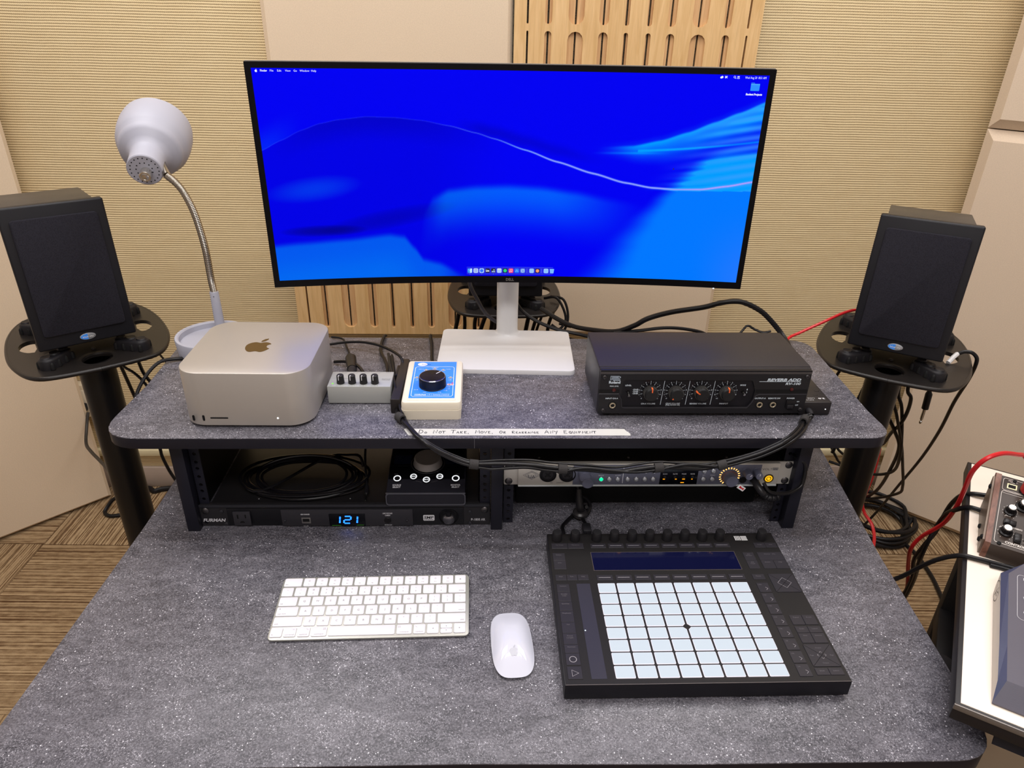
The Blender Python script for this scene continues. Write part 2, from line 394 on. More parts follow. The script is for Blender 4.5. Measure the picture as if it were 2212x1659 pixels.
def stad(x, w, z0, z1, n=6):
    r = w/2; o = []
    for i in range(n+1): a = -PI+PI*i/n; o.append((x+r*cos(a), z0+r+r*sin(a)))
    for i in range(n+1): a = PI*i/n; o.append((x+r*cos(a), z1-r+r*sin(a)))
    return o
def woodpanel(label, x0, z0, W_=650, H_=650, mirror=0):
    t = thing('slotted_wood_panel', label, 'acoustic panel', (x0, 1143, z0))
    g = []; sl = []; X = [W_-x for x in SX][::-1] if mirror else SX; WW = SW[::-1] if mirror else SW
    for x, w in zip(X, WW):
        for k in range(3):
            za = 22+k*207; zb = za+191
            g.append(stad(x, max(w, 5.2), za, zb)); sl.append(stad(x, 5, za+.5, zb-.5))
    M = lambda y: TR(0, y, 0) @ FR
    MB().plate([(0, 0), (W_, 0), (W_, H_), (0, H_)], g, 8, M(-40)).obj('grooved_front_layer', WOOD, t, sm=False)
    MB().plate([(0, 0), (W_, 0), (W_, H_), (0, H_)], sl, 8, M(-31.8)).obj('slotted_back_layer', m_wood_groove, t, sm=False)
    MB().box(2, W_-2, -27, 0, 2, H_-2).obj('black_cloth_backing', m_cloth, t)
    for x in (17, W_-17): mb = MB(); mb.cyl((x, -44, 12), 5, 3, ax='-y', n=12, bev=1); mb.obj('fixing_screw', CHROME, t)
    return t
m_wood_groove = m_wood((196, 152, 104), (222, 182, 134))
tt = NT('black_mesh_cloth'); vv = tt.coord(); w1 = tt.n('ShaderNodeTexVoronoi'); tt.link(vv, w1.inputs['Vector']); w1.inputs['Scale'].default_value = 230
tt.link(tt.mix(tt.maprange(w1.outputs['Distance'], .2, .5), lin((12, 11, 9)), lin((74, 70, 56))), tt.b.inputs['Base Color']); tt.b.inputs['Roughness'].default_value = .9; m_cloth = tt.m
woodpanel('slotted birch wood panel on the back wall above the right half of the screen', 548, 522)
woodpanel('slotted birch wood panel on the back wall below the left half of the screen', -103, -130)
MB().box(545.3, 547.7, 1104, 1142, 522, 1172).obj('trim_2', m_cloth, loc=(0, 0, 0), kind='structure')  # dark strip standing in for the shade in the gap between panels
# wall outlets
for lab, P, yaw, z in (('cream wall socket box low behind the left speaker stand', (-835, 1143), 0, -440), ('cream wall socket box low behind the right speaker stand', (1815, 1143), 0, -340)):
    t = thing('socket_box', lab, 'socket', (P[0], P[1], z), yaw)
    sx = -1 if P[0] < 0 else 0
    MB().box(-35, 35, -36, 0, 0, 118, 3).obj('housing', mat((226, 214, 190), .45), t)
    MB().box(-22, 22, -38, -35, 18, 100, 1.5).obj('cover_plate', mat((232, 224, 204), .4), t)
    b = MB(); b.box(-13, 13, -66, -37, 30, 56, 4); b.obj('mains_plug', BLKM, t)
# ceiling fixtures
for i, (x, y, sx, sy, p) in enumerate(LIGHTS):
    t = thing('ceiling_light', ['wide ceiling light above the left end of the desk', 'wide ceiling light above the right end of the desk', 'long narrow ceiling light right over the keyboard', 'wide ceiling light behind the camera'][i], 'ceiling light', (x, y, CEIL-28))
    mb = MB(); mb.box(-sx/2-25, sx/2+25, -sy/2-25, sy/2+25, 6, 28); mb.obj('housing', WHT, t)

# ================================================================== studio desk
desk = thing('studio_desk', 'large dark grey speckled desk with black edges, rack bays and a raised shelf', 'desk', (500, 0, -740))
def D(mb, name, m, **k): return mb.obj(name, m, desk, **k)
def dz(out, dx=-500): return [(p[0]+dx, p[1]) for p in out]
dp = rpoly(dz([(-116, -437), (448, -437.5), (721, -443), (1094, -445), (1107, -301), (1124, -85), (1158, 200), (1170, 328), (-97, 328), (-97, 0)]), [55, 0, 0, 60, 0, 0, 0, 30, 30, 0])
D(MB().prism(dp, 738.6, 740, .6), 'desktop', LAM); D(MB().prism(dp, 712, 739, 1.2), 'edge_band', EDGE)
D(MB().prism([(x*1.0006, y) for x, y in dp], 739, 739.4), 'bright_edge_line', mat((96, 96, 106), .3, metal=.4))
sp_ = rpoly(dz([(-110, -47), (1116, -45), (1112, 40), (1124, 326), (-108, 326), (-101, 120)]), [62, 62, 0, 42, 42, 0])
SH = 740+203
D(MB().prism(sp_, SH-1.4, SH, .6), 'shelf_top', LAM); D(MB().prism(sp_, SH-19, SH-1, 1.2), 'shelf_edge_band', EDGE)
D(MB().box(-42.6, -42.2, -46.9, -46.2, SH-18, SH-1), 'edge_seam', mat((120, 120, 126), .4))
D(MB().box(-600, 600, 40, 60, 500, 712, 2), 'modesty_panel', EDGE)
for x in (-520, 520):
    D(MB().box(x-18, x+18, -250, 250, 40, 712, 2), 'leg', EDGE); D(MB().box(x-25, x+25, -330, 300, 0, 40, 4), 'foot', EDGE)
for x0, x1, px in ((-20, 0, -14), (484.5, 503.5, 494), (986, 1006, 1002)):
    x0 -= 500; x1 -= 500; px -= 500
    D(MB().box(x0, x1, -15, 6, 740, SH-19, .8), 'rack_post', STEEL); D(MB().box(px-3, px+3, 6, 300, 740, SH-19), 'bay_side', DEEP)
for xc in (9, 474, 514, 979):
    holes = [circ(xc-500, 9+k*14.82+[0, 1.2, -1.2][k % 3], 3.1, 10) for k in range(12)]
    M = TR(0, 4, 740) @ FR
    D(MB().plate([(xc-508, 2), (xc-492, 2), (xc-492, 182), (xc-508, 182)], holes, 2, M), 'rack_rail', STEEL, sm=False)
    sd = -8.5 if xc in (9, 514) else 7.5
    D(MB().box(xc-500+sd, xc-500+sd+1.5, 4, 30, 742, 922), 'rail_flange', STEEL)
    mb = MB()
    for k in range(12): mb.cyl((xc-500, 9.5, 749+k*14.82+[0, 1.2, -1.2][k % 3]), 3.8, 1, n=8, ax='-y')
    D(mb, 'rail_nuts', SCREW, kind='stuff')

# ------------------------------------------------------------------ power conditioner (left bay, bottom)
def screw(mb, x, y, z, r=4.2, M=None): mb.lathe([(0, 0), (r, 0), (r, .6), (r*.8, 1.8), (r*.35, 2.3), (r*.3, 1.2), (0, 1.2)], (x, y, z), '-y', 14, M)
F_ = lambda z=0, y=0: TR(0, y, z) @ FR
pc = thing('power_conditioner', 'black rack power conditioner with glowing blue 121 display, left rack bay', 'power conditioner', (0, 0, 1))
mb = MB(); mb.box(20, 463, 4, 230, 1, 42); mb.obj('case', BLKM, pc)
ear = rrect(0, 482.6, 0, 43.5, 2)
MB().plate(ear, [stad(6.5, 6, 2.5, 9)] , 3, F_(0, 0)).obj('front_panel', mat((36, 35, 38), .42, bump=.1), pc)
MB().box(44, 438.5, -3, -1.4, 1.5, 36.5, .5).obj('raised_frame', mat((20, 20, 24), .3), pc)
MB().box(134, 353, -6.5, -3, 2, 35.5, .8).obj('centre_plate', mat((44, 43, 48), .4, bump=.1), pc)
MB().box(0, 482, -3.5, -1.5, 38.5, 43.5, .5).obj('top_lip', mat((40, 40, 45), .35), pc)
o1 = MB(); o1.box(54.5, 83, -7, -3, 4, 32, 1.2); o1.obj('socket_outlet', mat((46, 45, 50), .4), pc)
mb = MB(); mb.box(61.2, 63.6, -7.2, -6.9, 19, 27); mb.box(74, 76.2, -7.2, -6.9, 20, 27)
mb.poly([(68.7+4*cos(a*PI/6), 10+4*sin(a*PI/6)) for a in range(7)], F_(0, -7.1)); mb.obj('outlet_slots', mat((4, 4, 5), .8), pc)
mb = MB(); mb.box(167, 182, -7, -6.4, 8, 20, .3); mb.obj('usb_socket', mat((150, 148, 146), .35, metal=.8), pc)
MB().box(169, 180, -7.3, -6.9, 12, 18).obj('usb_opening', DEEP, pc)
MB().box(213, 273, -7.2, -6.4, 2.5, 28, .8).obj('display_window', mat((6, 7, 14), .12), pc)
def seg7(mb, ch, x, z, w, h, t):
    S7 = {'1': 'bc', '2': 'abged'}[ch]; sk = lambda a, b: (x+a*w+b*h*.12, z+b*h)
    E7 = {'a': ((.08, 1), (.92, 1)), 'b': ((1, .54), (1, .96)), 'c': ((1, .04), (1, .46)), 'd': ((.08, 0), (.92, 0)), 'e': ((0, .04), (0, .46)), 'f': ((0, .54), (0, .96)), 'g': ((.08, .5), (.92, .5))}
    for q in S7: mb.line([sk(*E7[q][0]), sk(*E7[q][1])], t, F_(0, -7.35))
mb = MB(); seg7(mb, '1', 218, 8.5, 12, 14.5, 2.6); seg7(mb, '2', 237, 8.5, 11, 14.5, 2.6); seg7(mb, '1', 247, 8.5, 12, 14.5, 2.6)
mb.obj('display_digits', emit((30, 110, 255), 3.2), pc, label='glowing blue digits')
mb = MB(); mb.line([(217, 4.2), (232, 4.2)], .8, F_(0, -7.35)); mb.line([(258, 4.6), (270, 4.6)], .8, F_(0, -7.35)); mb.obj('display_legend', emit((60, 140, 30), .5), pc)
mb = MB(); mb.lathe([(0, 0), (6, 0), (6, 1), (5.2, 1.6), (0, 1)], (310.5, -6.4, 14), '-y', 20); mb.obj('push_button', BLKS, pc)
mb = MB(); mb.lathe([(17, 0), (16.4, 1.2), (15.4, 1.4), (14.6, .4), (14.6, .2), (0, .2)], (413, -3.2, 18), '-y', 36); dsh = mb.obj('lamp_recess', mat((12, 12, 15), .3), pc)
mb = MB(); mb.lathe([(11, .2), (10, 3), (7.5, 5.4), (4, 6.6), (0, 7)], (413, -3.2, 13.5), '-y', 30); mb.obj('lamp_dome', mat((120, 120, 126), .22, metal=.9), dsh)
MB().cyl((413, -7, 24), 4.6, 7, ax='z', n=16).obj('lamp_stem', BLKS, dsh)
for x, y, z, r in ((35.5, -1.6, 30.5, 3.4), (40, -1.6, 4.5, 3.4), (449, -1.6, 28, 3.4), (449, -1.6, 3.5, 3.4), (139.5, -6.5, 14, 2), (343, -6.5, 14, 2)): mb = MB(); screw(mb, x, y, z, r); mb.obj('small_screw', mat((64, 64, 70), .3, metal=.6), pc)
for x in (9, 474): m2 = MB(); screw(m2, x, -2, 31.5, 6.2); m2.obj('rack_screw', SCREW, pc)
M = F_(0, -1.75)
MB().text('FURMAN', 21, 12, 6.3, M, w=36, shear=.28, bold=.03).obj('brand_lettering', mat((190, 190, 196), .35), pc); MB().text('P-1800 AR', 463, 11, 5, M, w=24, bold=.01).obj('type_lettering', mat((190, 190, 196), .35), pc)
M = F_(0, -6.7)
mb = MB(); mb.text('USB CHARGER', 174, 27, 2.6, M, w=15, bold=.02); mb.text('5V 2.1A', 173, 2.6, 2.2, M, w=8); mb.text('LINE VOLTAGE', 311, 28.5, 2.6, M, w=16, bold=.02); mb.text('CURRENT', 311, 24.3, 2.6, M, w=9, bold=.02); mb.text('METER DIM', 311, 4, 2.2, M, w=12)
mb.obj('small_lettering', PRINT, pc)
mb = MB(); mb.poly(rrect(370, 389, 10, 22, 2), F_(0, -3.15)); mb.obj('white_badge', PRINT, pc)
mb = MB(); mb.text('SMP', 379.5, 16.8, 5.4, F_(0, -3.35), w=16, shear=.2, bold=.02); mb.text('LINEAR', 379.5, 12.4, 2, F_(0, -3.35), w=15); mb.obj('badge_lettering', BLKM, pc)
# ------------------------------------------------------------------ tray above it
tray = MB(); tray.box(20, 463, 2, 268, 44.6, 46.2); tray.box(18, 465, 0, 2, 41.8+3, 47.5)
for x in (95, 247): tray.cyl((x, 14, 46.2), 3.2, 1.2, r2=2, n=12)
tag(tray.obj('rack_tray', mat((24, 23, 25), .3, bump=.08), loc=(0, 0, 0)), 'black steel tray over the power conditioner in the left rack bay', 'tray')

# ------------------------------------------------------------------ audio interface (right bay)
ai = thing('audio_interface', 'silver and slate rack audio interface with lit buttons, right rack bay', 'audio interface', (505.4, 0, 84))
SILV = mat((184, 180, 172), .38, metal=.35, var=.02); SLATE = mat((86, 88, 104), .5)
MB().box(20, 463, 3, 190, .5, 43.5, 1).obj('case', mat((34, 30, 30), .38, bump=.1), ai)
mb = MB()
for x in (58, 207, 372, 430): mb.cyl((x, 14, 43.5), 2.6, 1.4, r2=1.6, n=10)
mb.obj('top_screws', SCREW, ai)
MB().plate(rrect(0, 482.6, 0, 44.4, 2.5), [], 2.4, F_(0, .5)).obj('mounting_ears', SILV, ai)
MB().box(23, 457, -7, -1, .6, 45, 1).obj('face_panel', SILV, ai)
MB().box(113.5, 426, -7.6, -7, 4.2, 43, .2).obj('slate_panel', SLATE, ai)
MB().box(23.5, 456.5, -8.6, -7, .8, 4, .5).obj('bright_lower_rim', mat((215, 222, 222), .2, metal=.5), ai)
MB().box(258, 321, -8, -7.5, 4.6, 43, .2).obj('meter_window', mat((8, 9, 16), .15), ai)
M = F_(0, -7.1)
for x in (76, 108):
    mb = MB(); mb.lathe([(14, 0), (14, 1.6), (12.6, 2), (12, .3), (0, .3)], (x-4, -7, 24), '-y', 28); cs = mb.obj('combo_jack', BLKS, ai)
    mb = MB(); mb.lathe([(9, 0), (8.6, .6), (0, .6)], (x-4, -7.2, 24), '-y', 20); mb.obj('jack_insert', BLKM, cs)
    mb = MB()
    for a in (0, 1, 2, 3): mb.cyl((x-4+5*cos(a*PI/2+PI/4), -7.9, 24+5*sin(a*PI/2+PI/4)), 1.5, .4, ax='-y', n=8)
    mb.cyl((x-4, -7.9, 24), 3, .5, ax='-y', n=12); mb.obj('jack_holes', DEEP, cs)
mb = MB(); INK = mat((44, 46, 64), .6)
for w in (0, 2.6): mb.line([(31+w*1.3, 23), (45.5, 31-w*.8), (60-w*1.3, 23), (45.5, 15+w*.8)], .8, M, closed=True)
mb.text('UA', 45.5, 20, 6.4, M, w=11); mb.line([(38, 23), (41, 23)], .7, M); mb.line([(50, 23), (53, 23)], .7, M); mb.cyl((45.5, -7, 38), .9, .2, ax='-y', n=8)
mb.text('MIC', 79, 7.5, 2, M); mb.text('LINE/INST', 93, 7.5, 2, M); mb.text('VOLT', 436, 34, 4.2, M, w=17); mb.text('476', 449.5, 34, 3.6, M, w=6)
mb.obj('panel_print', INK, ai)
mb = MB(); mb.poly(rrect(444.5, 454.5, 31.8, 37.4, .6), F_(0, -7.05)); mb.obj('model_badge', mat((120, 118, 116), .5), ai)
def knob(nm, x, z, r, h, m, par, y0=-7.6, tip=None, taper=.92, mk=None, ma=0):
    b = MB(); b.lathe([(0, 0), (r*1.06, 0), (r*1.06, 1), (r, 1.4), (r*taper, h-1), (r*taper-.8, h), (0, h)], (x, y0, z), '-y', 28); k = b.obj(nm, m, par)
    if mk:
        b = MB(); T = TR(x, y0-h-.05, z) @ FR @ RZ(ma); b.line([(0, r*.25), (0, r*.85)], r*.16, T); b.obj('pointer', mk, k)
    return k
KS = mat((88, 90, 108), .45)
knob('gain_knob', 131, 28, 10, 14, KS, ai); knob('gain_knob', 136.5, 16.5, 10.5, 15, KS, ai)
def ring(mb, x, z, y=-7.7): mb.lathe([(4.6, 0), (4.6, .8), (4, 1.4), (3.4, .9)], (x, y, z), '-y', 18)
btn = []
for x in (160.5, 174, 188, 204.5, 219, 233, 247, 331, 346): btn.append((x, 15.3, 0))
for x in (160.5, 174, 204.5, 219, 233, 247, 331, 346): btn.append((x, 31.3, 1))
CLR = mat((196, 200, 206), .15, metal=.5)
for x, z, up in btn:
    mb = MB(); ring(mb, x, z); b = mb.obj('push_button', mat((120, 122, 130), .3, metal=.6), ai)
    g = emit((0, 235, 160), 1.3) if (x == 160.5 and not up) else emit((255, 176, 20), 1.2) if (x == 204.5 and up) else (CLR if (not up or x > 300) else BLKS)
    mb = MB(); mb.lathe([(3.5, 0), (3.3, 1.2), (1.6, 2), (0, 1.9)], (x, -7.7, z), '-y', 16); mb.obj('button_cap', g, b)
mb = MB(); M = F_(0, -7.75)
mb.box(196, 196.8, -7.8, -7.7, 7, 42)
for x, s in ((160, '48V'), (174, 'o'), (188, 'INST'), (204.5, '1'), (219, '2'), (233, '3'), (247, '4')): mb.text(s, x, 39, 2, M)
mb.text('VINTAGE', 160, 22.5, 1.8, M, w=9); mb.text('76 COMP', 188, 22.5, 1.8, M, w=9)
for x, s in ((331, 'ALT'), (346, 'MONO')): mb.text(s, x, 22.6, 1.8, M)
M = F_(0, -8.15)
for x, s in ((266, 'CLOCK'), (283, 'RATE'), (297.5, 'MODE'), (312, 'METER')): mb.text(s, x, 25.5, 2.2, M, w=7.4)
mb.obj('white_print', PRINT, ai)
mb = MB()
for x in (266, 283, 297.5, 312): mb.lathe([(2.4, 0), (2.2, 1.4), (0, 1.6)], (x, -8, 19.5), '-y', 14)
mb.obj('small_buttons', BLKM, ai)
mb = MB(); ORG = emit((255, 160, 10), 1.1)
for x, z, w in ((265, 15.2, 3.6), (285, 15.2, 3), (298, 15.2, 4.6), (296.5, 8.2, 6), (312, 15.2, 2.4)): mb.poly([(x-w/2, z-.9), (x+w/2, z-.9), (x+w/2, z+.9), (x-w/2, z+.9)], F_(0, -8.1))
mb.obj('amber_indicators', ORG, ai, label='amber indicator bars')
mb = MB()
for i in range(18):
    a = math.radians(235-i*16.5)
    T = TR(374.5, -7.75, 20.5) @ FR @ RZ(a); mb.poly([(14.2, -.9), (17.6, -1.1), (17.6, 1.1), (14.2, .9)], T)
mb.obj('led_ring', emit((255, 196, 110), 1.5), ai, label='ring of warm lit bars')
k = knob('monitor_knob', 374.5, 19, 11.5, 15, KS, ai)
mb = MB()
for i in range(44): a = 2*PI*i/44; mb.box(11.3, 12.4, -.25, .25, .5, 2.6, M=TR(374.5, -7.6, 19) @ RX(PI/2) @ RZ(a))
mb.obj('copper_knurl', mat((150, 84, 66), .4), k)
mb = MB(); T = TR(391, -24, 8.5) @ FR @ RZ(-.6); mb.poly([(-7, -4), (7, -4), (7, 4), (-7, 4)], T); fl = mb.obj('paper_flag', WHT, ai)
mb = MB(); mb.poly([(-4, -1.8), (3, -1), (5.5, -2.4), (5, 2), (1, .8), (-4, 2.4)], TR(0, -.1, 0) @ T); mb.obj('red_arrow', RED, fl)
for x, z in ((401, 30), (418, 30.5)): knob('phones_knob', x, z, 6.5, 17, KS, ai, mk=WHT, ma=-.7 if x < 410 else 0)
mb = MB()
for x in (398, 416): mb.lathe([(6, 0), (6, 1), (4.6, 1.4), (4, .2), (0, .2)], (x, -7.6, 13), '-y', 20)
mb.obj('phones_jacks', DEEP, ai)
mb = MB(); mb.lathe([(8.6, 0), (8.2, 1.2), (7, 1.6), (6.6, .6), (0, .6)], (441.5, -7, 15.5), '-y', 24); pb = mb.obj('power_button', mat((60, 46, 20), .3), ai)
mb = MB(); mb.lathe([(6.2, 0), (5.8, .6), (4.4, .6), (4.2, .1)], (441.5, -7.8, 15.5), '-y', 24); mb.lathe([(3, 0), (2.6, .9), (0, 1)], (441.5, -7.8, 15.5), '-y', 16); mb.obj('power_glow', emit((255, 190, 20), 1.1), pb)
for x, z in ((8, 37), (8, 7), (474, 38), (473, 7)): m2 = MB(); screw(m2, x, -.8, z, 6.4); m2.obj('rack_screw', SCREW, ai)
# black case standing deeper in the right bay
t = thing('equipment_case', 'plain black case deep in the right rack bay, under the silver interface', 'equipment case', (745, 55, 0))
MB().box(-216, 216, 0, 200, 3, 76, 3).obj('case', DEEP, t)
mb = MB(); [mb.cyl((x, y, 0), 9, 3, n=14) for x in (-200, 200) for y in (25, 175)]; mb.obj('feet', BLKM, t)

# ------------------------------------------------------------------ monitor controller with big knob (on tray)
mc = thing('monitor_controller', 'black desktop volume controller with large grey knob and lit ring buttons, on the tray', 'volume controller', (376, -6, 46.4))
prof = [(0, 0), (0, 24), (58, 39), (150, 46), (150, 4), (146, 0)]
def yz(mb, prof, x0, x1, M=None):
    n = len(prof); vs = [(x0, y, z) for y, z in prof] + [(x1, y, z) for y, z in prof]
    fs = [tuple(range(n))[::-1], tuple(range(n, 2*n))] + [(i, (i+1) % n, n+(i+1) % n, n+i) for i in range(n)]
    fs = [f[::-1] for f in fs]; return mb.add(vs, fs, M)
mb = MB(); yz(mb, prof, -65, 65); mb.obj('body', mat((30, 29, 36), .42, bump=.12), mc)
mb = MB(); out = rrect(-66, 66, 0, 24.6, 6); mb.plate(out, [rrect(-64.4, 64.4, 1.6, 23, 5)], 3, TR(0, -.5, 0) @ FR); mb.box(-66, 66, -1.6, .8, 23.2, 25, .6); mb.obj('front_rim', mat((92, 92, 100), .3, metal=.5), mc)
sl1 = math.atan2(15, 58); TT = TR(0, 0, 24.2) @ RX(sl1)              # sloped control surface, local x,y
mb = MB(); mb.poly([(-64, 30), (64, 30), (64, 59), (-64, 59)], TR(0, 0, .15) @ TT); tz = TR(0, 58, 39.2) @ RX(math.atan2(7, 92)); mb.poly([(-64, 0), (64, 0), (64, 90), (-64, 90)], tz); mb.obj('glossy_top', mat((8, 8, 10), .1), mc)
for s in (-1, 1): mb = MB(); mb.poly([(s*30, 4), (s*58, 4), (s*58, 30), (s*28, 30)][::s], TR(0, 0, .3) @ tz); mb.obj('meter_window', mat((18, 24, 48), .12), mc)
mb = MB(); mb.lathe([(29, 0), (29, 1), (27.8, 1)], (0, 6, .2), 'z', 40, tz); mb.obj('knob_ring', mat((50, 50, 54), .3), mc)
mb = MB(); mb.lathe([(0, 0), (25, 0), (24.5, 2), (22.6, 12), (21.6, 13), (0, 13)], (0, 6, .8), 'z', 48, tz); kk = mb.obj('volume_knob', mat((128, 124, 122), .42, metal=.15), mc, label='large grey volume knob')
mb = MB(); mb.cyl((12, 20, 13.9), 1.1, .3, n=8, M=tz); mb.obj('pointer', WHT, kk)
for x, y, s, st in ((-49, 29, 7, ''), (-22, 33, 6.3, 'MONO'), (0, 26, 6.6, 'MUTE'), (22, 33, 6.3, 'DIM'), (49, 29, 7, '')):
    mb = MB(); mb.cyl((x, y, .2), s, 3.2, r2=s*.95, n=24, M=TT); b = mb.obj('ring_button', BLKS, mc)
    mb = MB(); mb.lathe([(s*.92, 3.4), (s*.92, 3.7), (s*.66, 3.7), (s*.66, 3.4)], (x, y, 0), 'z', 28, TT)
    if st: mb.text(st, x, y, 2.6, TR(0, 0, 3.7) @ TT if 0 else TT @ TR(0, 0, 3.8), w=7.4, bold=.02)
    mb.obj('lit_ring', emit((250, 252, 255), 1.0), b, label='glowing white ring')
mb = MB(); Q = TT @ TR(0, 0, .3)
mb.text('SOURCE', -49, 17, 3.2, Q, w=14, bold=.02); mb.text('SELECT', -49, 12.6, 3.2, Q, w=13, bold=.02); mb.text('MONITOR', 49, 17, 3.2, Q, w=16, bold=.02); mb.text('SELECT', 49, 12.6, 3.2, Q, w=13, bold=.02)
mb.obj('white_print', PRINT, mc)
mb = MB(); mb.text('VOLUME', 0, 42, 2.4, Q, w=11); mb.text('OO', -16, 46, 2.2, Q, w=4); mb.text('MAX', 16, 46, 2.2, Q, w=6); mb.text('OUT', -52, 41, 2, Q); mb.text('OUT', 52, 41, 2, Q); mb.line([(-18, 26), (-12, 24), (-8, 23.4)], .5, Q); mb.line([(18, 26), (12, 24), (8, 23.4)], .5, Q)
mb.obj('grey_print', DIM, mc)
# ================================================================== monitor
mon = thing('monitor', 'wide curved monitor with blue wave wallpaper on a white stand, on the shelf', 'monitor', (515, 262, 203))
mb = MB(); T = TR(385-515, 173-262, 0) @ RZ(-.033)
mb.prism(rrect(0, 251, 0, 180, 11), 0, 9, 2.2, M=T); mb.obj('stand_base', mat((208, 207, 209), .5, var=.01), mon, label='white square foot plate')
mb = MB(); mb.lathe([(24, 9), (22.5, 10.5), (21.3, 13), (21, 18), (21, 250)], (3, 78, 0), 'z', 40); mb.obj('stand_pole', mat((206, 205, 205), .4, var=.01), mon, label='white round pole')
mb = MB(); mb.box(-24, -20.5, 66, 74, 118, 138, 1); mb.obj('pole_button', WHT, mon)
RC = 2500.; HM = 356.4
def curved(u, v, d): a = u/RC; return ((RC+d)*sin(a), (RC+d)*cos(a)-RC, v)
TP = TR(517.8-515, 240.7-262, 349.9-203) @ RZ(-.0005) @ RY(-.0057) @ RX(-.0184)
def cgrid(mb, u0, u1, v0, v1, d, nu, nv, flip=False):
    vs = [curved(u0+(u1-u0)*i/nu, v0+(v1-v0)*j/nv, d) for j in range(nv+1) for i in range(nu+1)]
    fs = [(j*(nu+1)+i, j*(nu+1)+i+1, (j+1)*(nu+1)+i+1, (j+1)*(nu+1)+i) for j in range(nv) for i in range(nu)]
    return mb.add(vs, [f[::-1] for f in fs] if flip else fs, TP)
def curved_prism(mb, out, d0, d1, M=TP):
    n = len(out); vs = [curved(u, v, d0) for u, v in out] + [curved(u, v, d1) for u, v in out]
    fs = [tuple(range(n)), tuple(range(n, 2*n))[::-1]] + [(i, n+i, n+(i+1) % n, (i+1) % n) for i in range(n)]
    return mb.add(vs, fs, M)
def dense(out, step=12):
    o = []
    for i, p in enumerate(out):
        q = out[(i+1) % len(out)]; L = math.hypot(q[0]-p[0], q[1]-p[1]); k = max(1, int(L/step)); o += [(p[0]+(q[0]-p[0])*t/k, p[1]+(q[1]-p[1])*t/k) for t in range(k)]
    return o
# housing: strips so the curved faces stay clean
def shell(mb, u1, v0, v1, d0, d1, nu=48):
    cgrid(mb, -u1, u1, v0, v1, d0, nu, 1); cgrid(mb, -u1, u1, v0, v1, d1, nu, 1, True)
    for v, fl in ((v0, False), (v1, True)):
        for i in range(nu):
            a, b = -u1+2*u1*i/nu, -u1+2*u1*(i+1)/nu; q = [curved(a, v, d0), curved(b, v, d0), curved(b, v, d1), curved(a, v, d1)]
            mb.add(q, [(0, 3, 2, 1) if not fl else (0, 1, 2, 3)], TP)
    for u, fl in ((-u1, False), (u1, True)):
        q = [curved(u, v0, d0), curved(u, v1, d0), curved(u, v1, d1), curved(u, v0, d1)]; mb.add(q, [(0, 1, 2, 3) if not fl else (0, 3, 2, 1)], TP)
UH = 408.2
mb = MB()
for k, (du, d0, d1) in enumerate(((3.2, 0, 2), (0, 2, 12))): shell(mb, UH-du*.0, 0+du*.3, HM-du*.3, d0, d1)
mb.obj('bezel_frame', mat((5, 4, 8), .45, spec=.12), mon, label='thin black bezel')
mb = MB(); shell(mb, UH-.6, .5, HM+1.2, 9, 15); mb.obj('silver_back_edge', mat((150, 146, 140), .4, metal=.5), mon)
mb = MB(); shell(mb, UH-30, 24, HM-24, 15, 30); shell(mb, 150, 60, HM-60, 30, 58); mb.obj('back_cover', mat((210, 209, 208), .5), mon)
mb = MB(); mb.box(-60, 66, 34, 62, 225, 290, 3); mb.box(-14, 20, 58, 92, 215, 262, 4); mb.obj('mount_bracket', mat((205, 204, 203), .5), mon)
# wallpaper painted as light given off by the screen
PXC = ((539, 146), (1664, 163), (1592, 611), (598, 607))
def ss(a, b, x): t = min(1, max(0, (x-a)/(b-a))) if a != b else float(x > a); return t*t*(3-2*t)
def ip(pts, x):
    if x <= pts[0][0]: return pts[0][1]
    for (a, b), (c, d) in zip(pts, pts[1:]):
        if x <= c: t = (x-a)/(c-a); t = t*t*(3-2*t)*.35+t*.65; return b+(d-b)*t
    return pts[-1][1]
LA = [(555, 313), (600, 290), (640, 270), (680, 256), (720, 248), (780, 242), (840, 244), (900, 250), (960, 261), (1020, 276), (1060, 288), (1130, 312), (1200, 337), (1280, 362), (1350, 382), (1410, 393), (1460, 396.5), (1520, 396), (1575, 389), (1632, 379)]
LG = [(895, 520), (905, 440), (925, 405), (960, 388), (1020, 381), (1090, 379), (1160, 383), (1240, 394), (1320, 410), (1390, 424)]
LL = [(560, 520), (640, 512), (740, 504), (830, 493), (862, 498), (885, 525), (905, 553), (940, 562), (990, 590), (1020, 620)]
LU = [(1100, 297), (1290, 306), (1370, 303), (1430, 292), (1490, 275), (1550, 254), (1600, 236), (1665, 212)]
